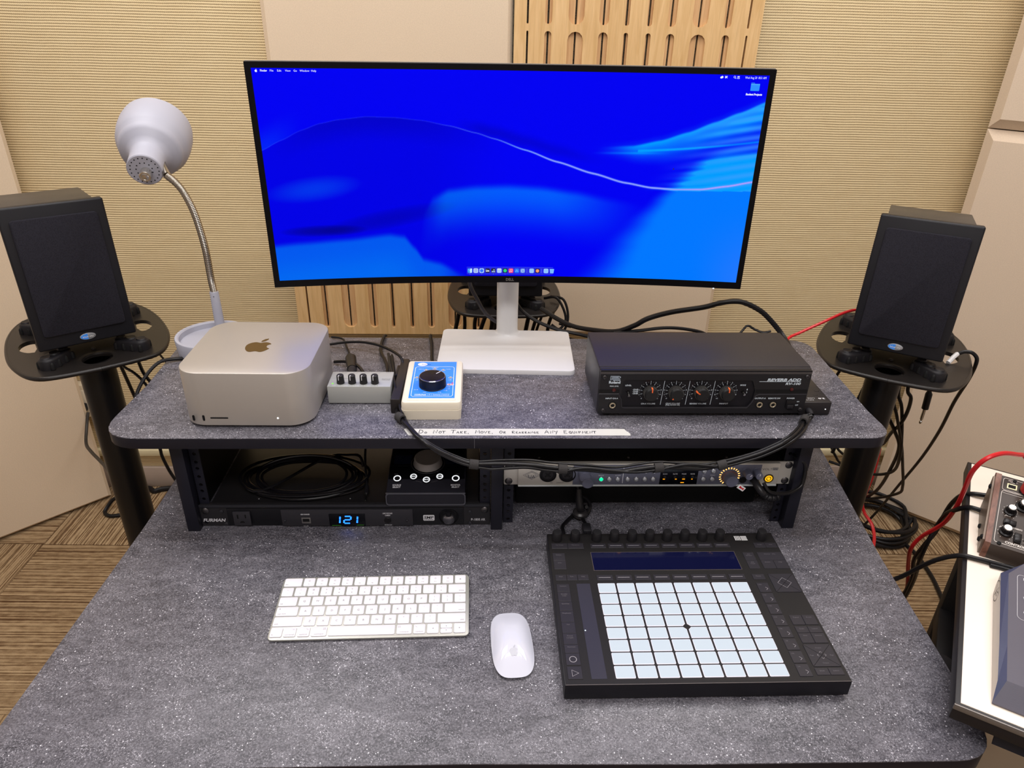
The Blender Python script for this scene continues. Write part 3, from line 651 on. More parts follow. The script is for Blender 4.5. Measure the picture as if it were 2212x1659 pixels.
def wallpaper(x, y):
    r, g, b = 0., 0., .955
    ya = ip(LA, x); d = y-ya
    if d > 0 and x < 1120: b -= .10*ss(60, 0, d)*ss(1120, 820, x)*ss(560, 700, x) + .05*ss(0, 2, d)*ss(1100, 900, x)
    if x > 960 and d < 0: b -= .13*ss(22, 0, abs(d+6+(x-960)*.09))*ss(960, 1050, x)*ss(1330, 1200, x)*ss(-60, -4, d)
    if x < 660 and d < 0: g += .14*ss(-60, 0, d)*ss(650, 560, x)
    # central glow
    yg = ip(LG, x); e = y-yg
    if e > 0: g += .36*ss(0, 22, e)*ss(145, 15, e)*ss(893, 960, x)*ss(1420, 1180, x)
    # small glow left
    q = ((x-668)/105)**2+((y-395+(x-668)*.12)/30)**2; g += .2*max(0, 1-q)**1.1 if q < 1 else 0
    # dark streak
    q = ((x-690)/95)**2+((y-489+(x-690)*.03)/14)**2
    if q < 1: b -= .28*(1-q)
    q = ((x-830)/150)**2+((y-462+(x-830)*.2)/24)**2
    if q < 1: b -= .14*(1-q)
    # lower left wave
    e = y-ip(LL, x)
    if x < 1010: g += .35*ss(-3, 16, e)*ss(1030, 930, x) + .06*ss(20, 100, e)*ss(1000, 800, x)
    # right side
    xb = ip([(300, 1560), (340, 1500), (380, 1452), (420, 1405), (470, 1350), (520, 1300), (560, 1265), (611, 1215)], y); e = x-xb
    lo = ss(-6, 48+max(0, (y-420))*.5, e)
    if y > 300: 
        lo2 = lo*ss(300, 345, y); g += .47*lo2; r += .14*ss(60, 330, e)*ss(400, 620, y)*ss(1480, 1620, x)
    yu = ip(LU, x); e = y-yu
    if x > 1280 and e > -14:
        k = ss(1280, 1480, x)
        g += (.50*ss(-3, 3, e)*ss(26+k*40, 2, e)+.12*ss(-14, 0, e)*ss(14, 0, e))*ss(1280, 1400, x)*ss(420, 380, y)
        r += .13*ss(-3, 3, e)*ss(34, 2, e)*ss(1400, 1600, x)
    if x > 1380 and 225 < y < 400:
        st = .5+.5*sin((y-(x-1400)*-.085)*.33+sin(x*.012)*1.8); inten = ss(1440, 1640, x+(y-290)*.5)*ss(0, 26, e)
        g += .42*inten*(.35+.65*st); r += .17*inten*st
        w2 = math.exp(-((y-(313-(x-1400)*.03-((x-1400)/250)**2*12))/2.2)**2)*ss(1260, 1400, x); g += .35*w2
        if y > 330: g += .28*ss(1440, 1560, x+(y-350)*1.4)*(.5+.5*sin(y*.55+x*.02))*.6
    w3 = math.exp(-((y-(318+(x-1290)*.005))/2.6)**2)*ss(1270, 1330, x)*ss(1460, 1380, x); g += .2*w3
    # the thin bright line
    if abs(ya-y) < 5:
        k = ss(1010, 1200, x)*.55+.18*ss(900, 1010, x)+.10; w = 1.0+.9*ss(1000, 1300, x); li = math.exp(-((y-ya)/w)**2)*k*1.25; g += li*.9; r += li*.62
    g = min(g, .62)
    return max(0, min(.7, r)), max(0, g), max(.4, min(1, b+g*.1))
U0, U1, V0, V1 = -398.6, 398.6, 12.8, 347.6
def screen_mesh():
    mb = MB(); nu, nv = 760, 330; cgrid(mb, U0, U1, V0, V1, -.15, nu, nv)
    o = mb.obj('lit_screen', scr_mat, mon, label='glowing blue screen', sm=False); me = o.data
    at = me.color_attributes.new('Col', 'FLOAT_COLOR', 'POINT'); buf = []
    f = lambda c: c/12.92 if c <= .04045 else ((c+.055)/1.055)**2.4
    (x0, y0), (x1, y1), (x2, y2), (x3, y3) = PXC
    for j in range(nv+1):
        t = 1-j/nv
        for i in range(nu+1):
            s = i/nu; bow = -9*(1-(2*s-1)**2)*t -3*(1-(2*s-1)**2)*(1-t)
            x = (x0+(x1-x0)*s)*(1-t)+(x3+(x2-x3)*s)*t; y = (y0+(y1-y0)*s)*(1-t)+(y3+(y2-y3)*s)*t+bow
            c = wallpaper(x, y); buf += [f(c[0]), f(c[1]), f(c[2]), 1]
    at.data.foreach_set('color', buf); return o
t = NT('screen_glow'); vc = t.n('ShaderNodeVertexColor', layer_name='Col'); t.link(vc.outputs[0], t.b.inputs['Emission Color'])
t.b.inputs['Emission Strength'].default_value = 1; t.b.inputs['Base Color'].default_value = (0, 0, 0, 1); t.b.inputs['Roughness'].default_value = .5; t.b.inputs['Specular IOR Level'].default_value = .03; scr_mat = t.m
scr = screen_mesh()
# things drawn on the screen: x from the left, y down from the top (mm)
def on_screen(fn, name, m, d=-.45, par=None):
    b = MB(); fn(b); b.v = [tuple(TP @ Vector(curved(U0+v[0], V1+v[1], d-v[2]*.05))) for v in b.v]; return b.obj(name, m, par or scr, sm=False)
SW_ = U1-U0
def menus(b):
    for s, x, bo in (('Finder', 13, .03), ('File', 27.2, 0), ('Edit', 38, 0), ('View', 49.5, 0), ('Go', 62, 0), ('Window', 71, 0), ('Help', 88.2, 0)): b.text(s, x, -3.5, 2.9, al='L', bold=bo*.6)
    b.text('Wed Aug 20  8:51 AM', SW_-4.5, -3.5, 3.3, al='R', w=32); b.text('Student Projects', SW_-19.5, -27.5, 2.9, w=25, bold=.035)
    for x in (-73, -65.5, -52.5, -46.8):
        X = SW_+x
        if x == -73: b.poly(circ(X, -4.2, 1.5, 12)); b.poly(circ(X+1.5, -3.6, 1.7, 12)); 
        elif x == -65.5: b.line([(X-1.8, -2), (X+1.8, -5)], .8); b.line([(X+1.2, -1.8), (X-1.2, -5.4)], .8); b.line([(X-2, -4), (X+2, -2.8)], .7)
        elif x == -52.5: b.line(circ(X, -3.2, 1.4, 12), .5, closed=True); b.line([(X+1, -4.2), (X+2.2, -5.4)], .6)
        else: b.poly(rrect(X-1.8, X+1.8, -3.2, -1.9, .6)); b.line(rrect(X-1.8, X+1.8, -5.4, -4.1, .6), .4, closed=True)
def apple(b, x, y, s, M=None):
    L = [(0, .30), (.14, .36), (.28, .36), (.42, .28), (.50, .17), (.40, .08), (.36, -.04), (.39, -.16), (.47, -.25), (.53, -.28), (.46, -.44), (.34, -.60), (.22, -.66), (.10, -.62), (0, -.59), (-.10, -.62), (-.22, -.66), (-.35, -.60), (-.47, -.42), (-.54, -.20), (-.55, .02), (-.48, .20), (-.34, .33), (-.18, .36)]
    P = [Vector((p[0], p[1], 0)) for p in L]; o = []
    n = len(P)
    for i in range(n):
        a, c, d, e = P[i-1], P[i], P[(i+1) % n], P[(i+2) % n]
        for j in range(3): t = j/3; q = .5*((2*c)+(d-a)*t+(2*a-5*c+4*d-e)*t*t+(-a+3*c-3*d+e)*t**3); o.append((x+q.x*s, y+q.y*s))
    b.poly(o, M)
    b.poly([(x+s*px, y+s*py) for px, py in ((-.02, .40), (0, .55), (.09, .70), (.24, .78), (.25, .64), (.17, .49), (.06, .41))][::-1], M)
on_screen(menus, 'menu_text', emit((235, 240, 255), 1)); on_screen(lambda b: apple(b, 7, -3.7, 3.2), 'menu_apple', emit((235, 240, 255), 1))
on_screen(lambda b: (b.poly([(SW_-26, -15), (SW_-26, -10.6), (SW_-21, -10.6), (SW_-20, -12), (SW_-12.5, -12), (SW_-12.5, -15)]),), 'folder_tab', emit((0, 110, 240), 1), -.4)
on_screen(lambda b: b.poly(rrect(SW_-26, SW_-12.5, -22.5, -13, .8)), 'folder_icon', emit((10, 140, 255), 1), -.5)
on_screen(lambda b: b.line([(SW_-26, -13.2), (SW_-12.5, -13.2)], .6), 'folder_edge', emit((90, 200, 255), 1), -.55)
DX = 324.0
def strips(b):
    for q in range(24): a = DX-2+153*q/24; c = DX-2+153*(q+1)/24; g_ = 1.2 if q in (0, 23) else 0; b.poly([(a, -332.5+g_*(q == 0)), (c, -332.5+g_*(q == 23)), (c, -318.3-g_*(q == 23)), (a, -318.3-g_*(q == 0))])
dock = on_screen(strips, 'dock_bar', emit((10, 20, 225), 1), -.3)
on_screen(lambda b: b.line([(DX-2+153*q/24, -318.4) for q in range(25)], .3), 'dock_outline', emit((50, 90, 255), 1), -.35)
IC = [((40, 150, 255), (200, 235, 255), 'face'), ((190, 215, 250), (70, 90, 220), 'grid'), ((170, 215, 255), (30, 110, 250), 'disc'), ((10, 14, 60), (230, 240, 255), 'Live'), ((14, 16, 40), (150, 180, 230), 'bars'), ((170, 200, 255), (235, 235, 220), 'top'), ((8, 12, 40), (20, 210, 130), 'wave'), ((245, 60, 120), (250, 220, 240), 'note'), ((0, 110, 250), (130, 210, 255), 'A'), ((90, 140, 230), (190, 220, 255), 'gear'), ((140, 190, 255), (170, 210, 255), 'lines'), ((10, 16, 60), (240, 150, 110), 'disc'), ((150, 200, 255), (70, 150, 250), 'lines'), ((120, 190, 255), (80, 150, 250), 'bin')]
for i, (c1, c2, kd) in enumerate(IC):
    x = DX+3.6+i*10.37+(5.6 if i > 9 else 0)+(4.8 if i > 11 else 0); y = -325; h = 4.1
    ico = on_screen(lambda b: b.poly(rrect(x-h, x+h, y-h, y+h, 2) if kd != 'bin' else [(x-h*.7, y-h), (x+h*.7, y-h), (x+h*.95, y+h*.9), (x-h*.95, y+h*.9)]), 'dock_icon', emit(c1, 1), -.5)
    def glyph(b):
        if kd == 'Live': b.text('Live', x, y, 3.4, w=6, bold=.04)
        elif kd == 'face': b.poly([(x, y-h), (x+h*.8, y-h*.9), (x+h*.9, y+h*.9), (x+1.2, y+h), (x-.8, y-.4), (x+.3, y-.6)]); b.line([(x-2, y+1), (x-2, y+2.2)], .6)
        elif kd == 'grid':
            for a in range(3):
                for q in range(2): b.poly([(x-2.6+a*2, y-2.6+q*2), (x-1.4+a*2, y-2.6+q*2), (x-1.4+a*2, y-1.4+q*2), (x-2.6+a*2, y-1.4+q*2)])
            b.poly([(x-2.8, y+1.7), (x+2.8, y+1.7), (x+2.8, y+2.6), (x-2.8, y+2.6)])
        elif kd == 'disc': b.poly(circ(x, y, 3, 18))
        elif kd == 'bars': b.poly([(x-3, y-3), (x+3, y-3), (x+3, y-.6), (x-3, y-.6)]); b.poly([(x-.5, y+.6), (x+2.6, y+.6), (x+2.6, y+2), (x-.5, y+2)])
        elif kd == 'top': b.poly([(x-3.6, y+2.2), (x+3.6, y+2.2), (x+3.4, y+3.6), (x-3.4, y+3.6)])
        elif kd == 'wave': b.poly(circ(x, y, 3.1, 18))
        elif kd == 'note': b.line([(x-1.2, y-1.8), (x-1.2, y+2.2), (x+1.8, y+2.7), (x+1.8, y-1.3)], .6); b.poly(circ(x-1.8, y-1.9, .9, 8)); b.poly(circ(x+1.2, y-1.4, .9, 8))
        elif kd == 'A': b.line([(x-2.2, y-2), (x, y+2.2), (x+2.2, y-2)], .6); b.line([(x-2.6, y-.8), (x+2.6, y-.8)], .5)
        elif kd == 'gear': b.line(circ(x, y, 2.6, 16), .7, closed=True); b.line([(x, y), (x+1.2, y+2)], .5); b.line([(x, y), (x-2.2, y)], .5)
        elif kd == 'lines': [b.line([(x-2.8, y-2+q*2), (x+2.8, y-2+q*2)], .4) for q in range(3)]
        elif kd == 'bin': [b.line([(x-1.6+q*1.6, y-3), (x-2+q*2, y+2.4)], .3) for q in range(3)]
    on_screen(glyph, 'icon_mark', emit(c2, 1), -.6, ico)
def dockx(b):
    for i in (0, 2, 4, 6): b.poly(circ(DX+3.6+i*10.37, -331, .45, 8))
    b.line([(DX+104.5, -321), (DX+104.5, -329)], .25); b.line([(DX+130, -321), (DX+130, -329)], .25)
on_screen(dockx, 'dock_marks', emit((150, 180, 255), 1), -.55)
on_screen(lambda b: b.poly([(666, -143), (668.4, -145.4), (666.9, -145.5), (666, -146.6)][::-1]), 'pointer_arrow', emit((10, 10, 40), 1), -.55)
mb = MB(); mb.text('DELL', 0, 0, 5, w=14, bold=.01); mb.v = [tuple(TP @ Vector(curved(v[0], 6.4+v[1], -.3))) for v in mb.v]; mb.obj('maker_lettering', mat((150, 148, 146), .3, metal=.6), mon)
mb = MB(); mb.v = []; q = TP @ Vector(curved(362, 0, 2)); mb.lathe([(0, 0), (1.6, .4), (1.2, 1.6), (0, 2)], tuple(q-Vector((0, 0, 1.6)))); mb.obj('power_light', emit((240, 250, 255), 1.5), mon)

# ================================================================== small computer
pcx = thing('desktop_computer', 'silver aluminium desktop computer with rounded corners and an apple emblem, on the shelf', 'computer', (110, 80.5, 203), -.0075)
ro = rrect(-98.5, 98.5, -98.5, 98.5, 36, 12)
MACM = mat((182, 176, 169), .42, metal=.55, var=.01)
MB().prism(ro, 5.5, 94.5, 2.0).obj('aluminium_shell', MACM, pcx)
mb = MB(); mb.cyl((0, 0, 0), 88, 6, r2=93, n=60); mb.obj('round_foot', DEEP, pcx)
mb = MB(); apple(mb, 0, -2, 36, TR(2, 2, 94.65)); mb.obj('apple_emblem', mat((118, 96, 60), .14, metal=.9), pcx, label='dark mirror apple emblem')
for x in (-79, -64): mb = MB(); mb.plate(stad(0, 3.6, 0, 10), [], .3, TR(x, -98.55, 13) @ FR); mb.obj('usb_port', DEEP, pcx)
MB().plate(rrect(0, 27, 0, 2.4, 1.1), [], .3, TR(-54, -98.55, 17) @ FR).obj('card_slot', DEEP, pcx)
mb = MB(); mb.cyl((48, -98.4, 18.5), 1.5, .4, n=12, ax='-y'); mb.obj('status_light', emit((255, 255, 255), 1.6), pcx)

# ================================================================== headphone amplifier
ha = thing('headphone_amplifier', 'small silver four-channel headphone amplifier with black knobs, beside the computer', 'headphone amplifier', (269, 58, 203))
HS = mat((176, 178, 174), .42, metal=.3, var=.01)
mb = MB(); mb.box(-51, 51, 0, 53.5, 2, 33, .8); mb.obj('body', HS, ha)
mb = MB()
for x in (-42, 42):
    for y in (8, 45): mb.cyl((x, y, 0), 5, 2.4, n=12)
mb.obj('rubber_feet', DEEP, ha)
M = TR(0, 0, 33.1)
GK = mat((60, 60, 62), .6)
for i, x in enumerate((-31, -12.3, 6.2, 24.7)):
    mb = MB(); mb.lathe([(0, 0), (6.4, 0), (6.1, 4), (5.8, 10), (5.7, 14), (4.6, 15.2), (0, 15.2)], (x, 12.5, 33), 'z', 26); k = mb.obj('level_knob', mat((34, 33, 34), .5), ha)
    mb = MB(); mb.box(-.55, .55, -.7, .25, 7.4, 15.4); mb.box(-.55, .55, -.5, 2.6, 15.1, 15.5); mb.v = [tuple(TR(x, 12.5, 33) @ RZ(-.32) @ TR(0, -5.5, 0) @ Vector(v)) for v in mb.v]; mb.obj('white_pointer', WHT, k)
mb = MB()
for i, x in enumerate((-31, -12.3, 6.2, 24.7)):
    mb.line([(x+7.6*cos(a), 12.5+7.6*sin(a)) for a in [math.radians(-60+k*15-180+60*0) for k in range(-3, 18)]], .25, M); mb.text('LEVEL %d' % (i+1), x, 2.6, 2.1, M, w=11)
    mb.line([(x-4, 50), (x-2, 48), (x+2, 48), (x+4, 50)], .4, M)
mb.text('ON', -45.5, 3, 1.8, M); mb.text('INPUT', 42, 50, 1.8, M); mb.text('HEADPHONE', 41, 27, 2, M, w=14); mb.text('AMPLIFIER', 41, 23, 2, M, w=14); mb.line([(-46, 28), (-40, 31), (-36, 28), (-20, 28)], .35, M)
mb.obj('printing', GK, ha)
mb = MB(); mb.cyl((-43.5, 9.5, 33), 1.3, .8, n=10); mb.obj('green_light', emit((120, 230, 60), 1.4), ha)

# ================================================================== blue volume controller
bv = thing('volume_controller', 'cream box with bright blue face and one big black knob, left of the monitor stand', 'volume controller', (389, 9, 203), .0076)
CR = mat((222, 213, 194), .42, var=.01)
mb = MB(); mb.prism(rrect(-46.5, 46.5, 0, 151, 7), 0, 17, 0, top_in=-1.2); mb.obj('lower_shell', CR, bv)
mb = MB(); mb.prism(rrect(-47.3, 47.3, 0, 151, 7), 17.5, 31.5, 4); mb.box(-38, 38, 6, 144, 30, 32.2, .6); mb.obj('upper_shell', CR, bv)
BT = (11, 139); M = TR(0, 0, 32.35)
mb = MB(); mb.poly([(-36.5, 12), (36.5, 12), (36.5, 143), (-36.5, 143)], M); mb.obj('blue_face', mat((48, 134, 240), .35, var=.02), bv, label='bright blue printed face')
M = TR(0, 0, 32.55)
mb = MB(); mb.line(rrect(-33, 33, 17, 123, 5), .8, M, closed=True); mb.line([(-28, 26.5), (28, 26.5)], .35, M); mb.line([(-28, 19.6), (28, 19.6)], .35, M)
mb.text('mediadesk', -27.5, 23, 3, M, al='L', w=19, bold=.03); mb.text('| 5.1 Volume Control', -6.5, 23, 3.6, M, al='L', w=34)
for s, x, y in (('INPUT', -23, 114), ('VOLUME', 0, 121), ('MUTE', 23, 114), ('LFE', -27, 74), ('SUB', 27, 74), ('-10 dB', -27, 40), ('OFF', -12, 31), ('0 dB', 12, 31), ('-8 dB', 25, 50), ('-6 dB', 25, 43), ('-3 dB', 21, 37), ('-9', 24, 62)): mb.text(s, x, y, 2.1, M)
for a in range(-60, 61, 24): mb.line([(32*sin(math.radians(a))*.8, 76+26*cos(math.radians(a))), (36*sin(math.radians(a))*.8, 76+30*cos(math.radians(a)))], .3, M)
mb.obj('white_print', mat((225, 232, 245), .5), bv)
mb = MB(); mb.poly(circ(-22, 132.5, 8.2, 28, 6.4), M); mb.obj('white_oval', WHT, bv)
mb = MB(); mb.text('blue', -19, 132.5, 3.2, TR(0, 0, 32.7), w=8); mb.obj('oval_word', mat((40, 90, 190), .5), bv)
mb = MB(); mb.text('sky', -10.5, 132.5, 3.2, M, w=5.5); mb.obj('dark_word', mat((20, 30, 60), .5), bv)
for x, y in ((-14.5, 110), (0, 115), (14.5, 110), (-28, 82), (28, 82)):
    mb = MB(); mb.cyl((x, y, 32.4), 2.5, 1.6, r2=1.8, n=12); led = mb.obj('indicator_light', mat((196, 190, 182), .25, metal=.3), bv)
    mb = MB(); [mb.line([(x+3.3*cos(a+d), y+3.3*sin(a+d)) for d in (-.5, 0, .5)], .35, M) for a in (0, PI)]; [mb.line([(x+3.2*cos(a), y+3.2*sin(a)), (x+4.3*cos(a), y+4.3*sin(a))], .3, M) for a in [k*PI/5 for k in range(10)]]; mb.obj('printed_rays', mat((225, 232, 245), .5), led)
mb = MB(); mb.lathe([(0, 0), (22, 0), (22, 1), (21.3, 1.5), (21.3, 16.5)], (-.5, 55, 32.4), 'z', 60); kb = mb.obj('big_knob', mat((18, 20, 34), .35), bv, label='big black knob')
mb = MB()
for i in range(90): a = 2*PI*i/90; mb.box(21.1, 21.9, -.35, .35, 2, 16, M=TR(-.5, 55, 32.4) @ RZ(a))
mb.obj('knurling', mat((22, 25, 44), .4), kb)
mb = MB(); mb.lathe([(21.3, 16.5), (21.6, 17.2), (21, 18), (20, 18.1), (20, 17.8)], (-.5, 55, 32.4), 'z', 60); mb.obj('silver_rim', CHROME, kb)
t = NT('spun_dark_metal'); t.b.inputs['Base Color'].default_value = lin((54, 48, 44)); t.b.inputs['Metallic'].default_value = .9; t.b.inputs['Roughness'].default_value = .3; t.b.inputs['Anisotropic'].default_value = .85
tg = t.n('ShaderNodeTangent', direction_type='RADIAL', axis='Z'); t.link(tg.outputs[0], t.b.inputs['Tangent'])
cap = MB().cyl((0, 0, 0), 20.1, .5, n=60).obj('spun_cap', t.m, kb, loc=(-.5, 55, 50.0))
mb = MB(); T = TR(-.5, 55, 50.7) @ RZ(-.72); mb.line([(0, 9), (0, 19)], 1.3, T); mb.obj('pointer_line', WHT, kb)
mb = MB(); mb.cyl((-9.5, 35.8, 40.5), 2.6, .7, n=14, ax='-y'); mb.obj('grub_screw_hole', DEEP, kb)
mb = MB(); mb.poly([(23, 54.5), (34, 54.5), (34, 60), (23, 60)], TR(0, 0, 32.75)); st = mb.obj('paper_label', mat((225, 215, 225), .6), bv)
mb = MB(); mb.poly([(24, 57.3), (27.5, 59), (27.5, 57.9), (33, 58.3), (33, 56.5), (27.5, 56.8), (27.5, 55.8)][::-1], TR(0, 0, 32.9)); mb.obj('red_arrow', RED, st)
mb = MB(); mb.cyl((31.5, 62.3, 32.6), 1.6, .3, n=10); mb.obj('magenta_dot', mat((190, 20, 120), .5), bv)

# ================================================================== reverb unit
rv = thing('reverb_unit', 'wide black half-rack effects unit with four ribbed knobs, right of the monitor stand', 'effects unit', (822, 19, 203), .0063)
RB = mat((34, 31, 34), .48, bump=.2, bscale=900)
mb = MB(); mb.box(-169, 169, 2, 141, 8, 86.5, 1.5); mb.obj('case', RB, rv)
mb = MB(); mb.box(-169.6, 169.6, 8, 142, 84, 87.6, 1.6); mb.obj('top_cover', mat((40, 36, 38), .5, bump=.25, bscale=700), rv)
mb = MB(); mb.box(-169.5, -166, 3, 141, 10, 84, 1); mb.obj('side_plate', mat((52, 52, 54), .38, bump=.3), rv)
mb = MB()
for x in (-150, 150):
    for y in (16, 122): mb.cyl((x, y, 0), 9, 8.2, n=16)
mb.obj('rubber_feet', DEEP, rv)
X_ = lambda x: x-169
FP = [(1, 1), (336, 1), (336, 76), (1, 76)]
win = rpoly([(40, 12), (244, 12), (250, 26), (251, 42), (244, 60), (38, 61), (36, 30)], [3, 4, 3, 3, 4, 6, 6])
M = TR(-169, -1, 8) @ FR
MB().plate(rrect(.5, 337, .5, 78, 1.5), [win], 4, M).obj('front_panel', mat((28, 27, 30), .4, bump=.15), rv, sm=False)
MB().box(X_(36), X_(252), -.2, 1, 18, 72).obj('recessed_panel', mat((20, 19, 24), .35), rv)
mb = MB(); mb.tube([(X_(1), -3, 44), (X_(32), -3, 44), (X_(37), -3, 34), (X_(39), -3, 20), (X_(43), -3, 18.6), (X_(243), -3, 18.6), (X_(249), -3, 28), (X_(254), -3, 41), (X_(259), -3, 43), (X_(336), -3, 43)], 1, 6, k=0); mb.obj('moulded_ridge', mat((46, 45, 50), .3), rv)
mb = MB(); mb.box(X_(.5), X_(337), -3.2, -1.5, 79, 83, .8); mb.obj('top_trim', mat((64, 60, 60), .3), rv)
for a_, b_ in ((0, 33), (252, 336)): mb = MB(); mb.box(X_(a_), X_(b_), -3.05, -2.9, 45.5, 52); mb.obj('dark_band', DEEP, rv)
KX = [82.5, 123, 164, 205]
Z0 = 47
for i, x in enumerate(KX):
    mb = MB(); mb.lathe([(0, 0), (11, 0), (10.8, 10), (10.2, 11), (9.6, 15), (0, 15)], (X_(x), -.3, Z0), '-y', 40); k = mb.obj('ribbed_knob', mat((30, 30, 31), .4), rv)
    mb = MB()
    for j in range(36): a = 2*PI*j/36; mb.box(10.6, 11.6, -.42, .42, .8, 10.4, M=TR(X_(x), -.3, Z0) @ RX(PI/2) @ RZ(a))
    mb.obj('ribs', mat((70, 68, 66), .35), k)
    ma = (0, 2.35, 1.05, .02)[i]
    mb = MB(); mb.box(-.9, .9, 5.5 if i != 1 else 7.5, 9.8, 14.7, 15.4); 
    if i != 1: mb.box(-.9, .9, 9.6, 11.9, 8.5, 15.2)
    mb.v = [tuple(TR(X_(x), -.3, Z0) @ RX(PI/2) @ RZ(ma) @ Vector(v)) for v in mb.v]; mb.obj('orange_pointer', mat((232, 104, 50), .45), k, label='orange pointer mark')
M = TR(-169, -.35, 8) @ FR; mb = MB()
for i, x in enumerate(KX):
    lab = list('0123456789')+['10']; marks = [str(v) for v in (0, 1, 2, 3, 4, 5, 6, 7, 8, 9, 10)] if i < 3 else ['10', '8', '6', '4', '2', '0', '2', '4', '6', '8', '10']
    for j, sgn in enumerate(marks):
        a = math.radians(225-27*j); c, s_ = cos(a), sin(a); r0, r1 = (12.2, 15.8)
        if j not in (0, 10): mb.line([(x+r0*c, 39+r0*s_), (x+r1*c, 39+r1*s_)], .55, M)
        mb.text(sgn, x+17.8*c, 39+17.8*s_, 2.6, M)
        if j < 10: a2 = math.radians(225-27*j-13.5); mb.poly(circ(x+17*cos(a2), 39+17*sin(a2), .35, 6), M)
for x in (103, 143.5, 184): mb.line([(x-1.2, 15), (x+1.2, 58)], .7, M)
for s, x, z, w in (('CH-A VOLUME', 82, 16.8, 23), ('CH-B VOLUME', 122, 17.2, 23), ('(FULL REVERB ON)', 122, 14.6, 23), ('REVERB VOLUME', 163, 16.8, 27), ('PANPOT', 205, 16.8, 14), ('LEVEL', 47, 50, 10), ('-50dB', 59, 42.5, 9), ('-35dB', 59, 39, 9), ('-20dB', 59, 35.5, 9), ('MODE', 231, 50.5, 9), ('1', 239, 42.5, 1.4), ('2', 239, 37.5, 1.6)): mb.text(s, x, z, 2.6, M, w=w, bold=.02)
M2 = TR(-169, -3.15, 8) @ FR
for s, x, z, w, h in (('PEAK LEVEL', 24, 54-4, 14, 1.9), ('INPUT CH-A', 22, 28, 20, 2.6), ('OUTPUT-A', 262, 28, 18, 2.8), ('REMOTE SW', 285, 28, 20, 2.8), ('POWER', 312, 28, 13, 2.8), ('ON', 325, 22, 4, 2.2), ('OFF', 324, 15.5, 5, 2.2)): mb.text(s, x, z, h, M2, w=w, bold=.02)
mb.text('REVERB ADD', 295, 61.5, 4.6, M2, w=54, shear=.25, bold=.04); mb.text('RV-100', 310.5, 54.5, 4, M2, w=24, shear=.25, bold=.03); mb.line([(255, 58.2), (322, 58.2)], .8, M2)
mb.text('Roland', 24, 57, 4.6, M2, w=18, bold=.03)
mb.obj('white_print', mat((200, 212, 222), .4), rv)
mb = MB()
for q in ([(17, 60.5), (17, 67.5), (30, 67.5), (32.5, 66.3), (32.5, 65), (30, 64), (21, 64), (19.8, 63), (21, 61.8), (32.5, 61.8)], [(19, 60.5), (19, 65.8), (29.5, 65.8)], [(21, 60.4), (32.5, 60.4)]): mb.line(q, .8, M2)
mb.obj('maker_emblem', mat((190, 206, 222), .35), rv)
def jack(nm, x, z, par, r=5.2):
    mb = MB(); mb.lathe([(r*1.35, 0), (r*1.35, .5), (r, .6)], (X_(x), -3, z+8), '-y', 24); j = mb.obj('jack_surround', DEEP, par)
    mb = MB(); mb.lathe([(r, .5), (r*.95, 2), (r*.7, 2.4), (r*.55, 1.6), (r*.5, .6)], (X_(x), -3, z+8), '-y', 24); mb.obj('nickel_ring', mat((196, 184, 160), .25, metal=.8), j)
    mb = MB(); mb.cyl((X_(x), -3.6, z+8), r*.56, .6, ax='-y', n=16); mb.obj('jack_hole', DEEP, j)
jack('jack', 24, 15.5, rv); jack('jack', 262.5, 16.5, rv); jack('jack', 284.5, 16.5, rv)
for x, z, dn in ((47, 39, -1), (232, 39, -.4)):
    mb = MB(); mb.lathe([(0, 0), (3.8, 0), (3.4, .8), (2.4, 1)], (X_(x), -.2, z+8), '-y', 16); s_ = mb.obj('toggle_switch', BLKS, rv)
    mb = MB(); mb.tube([(X_(x), -.5, z+8), (X_(x)+.4, -5, z+8+dn*2), (X_(x)+.8, -9, z+8+dn*4)], lambda t: 1.3+.7*t, 10, k=3); mb.obj('lever', CHROME, s_)
for x, z in ((24, 43), (310, 44.3)): mb = MB(); mb.lathe([(3, 0), (2.8, 1), (0, 1.8)], (X_(x), -3, z+8), '-y', 14); mb.obj('red_light', mat((70, 22, 20), .2), rv, label='unlit dark red light')
mb = MB(); mb.box(X_(305), X_(319), -6, -3, 20, 33.5, .8); ps = mb.obj('power_rocker', BLKS, rv); mb = MB(); mb.box(X_(306.5), X_(317), -8.5, -6, 19.5, 26, 1); mb.obj('rocker_tab', BLKM, ps)
for x, z in ((7.5, 66), (9.5, 6.5), (330.5, 67), (331, 7.5)): mb = MB(); screw(mb, X_(x), -3, z+8, 3.6); mb.obj('corner_screw', mat((70, 68, 70), .3, metal=.7), rv)

# ================================================================== usb hub
hb = thing('usb_hub', 'flat black USB 3.0 hub at the right end of the reverb unit', 'hub', (1013, 24, 203))
MB().box(-26, 26, 0, 120, 1, 24.5, 2).obj('case', mat((38, 35, 36), .4, bump=.1), hb)
MB().box(-24, 24, 3, 117, 0, 1.2).obj('foot_pad', DEEP, hb)
M = TR(0, 0, 24.7) @ RZ(PI)
mb = MB(); mb.text('3.0', -13.5, -13, 4.4, M, w=11, bold=.03); mb.text('INPUT', 8, -8, 3, M, w=13); mb.text('USB', 4, -14, 3, M, w=12); mb.obj('white_print', PRINT, hb)
mb = MB()
for x, y in ((8, 26), (-4, 40), (6, 56), (16, 40)): mb.line([(x-4, y), (x-3, y-2.6), (x+3, y-2.6), (x+4, y)], .9, TR(0, 0, 24.65))
mb.obj('button_outline', DEEP, hb)
mb = MB(); mb.cyl((17, -.2, 12), 1, .4, ax='-y', n=8); mb.obj('white_light', emit((255, 255, 255), 1.3), hb)
mb = MB(); mb.lathe([(5.4, 0), (5, 8), (3.6, 12), (3, 16)], (-11, 0, 10), '-y', 14); mb.obj('plug', BLKM, hb)

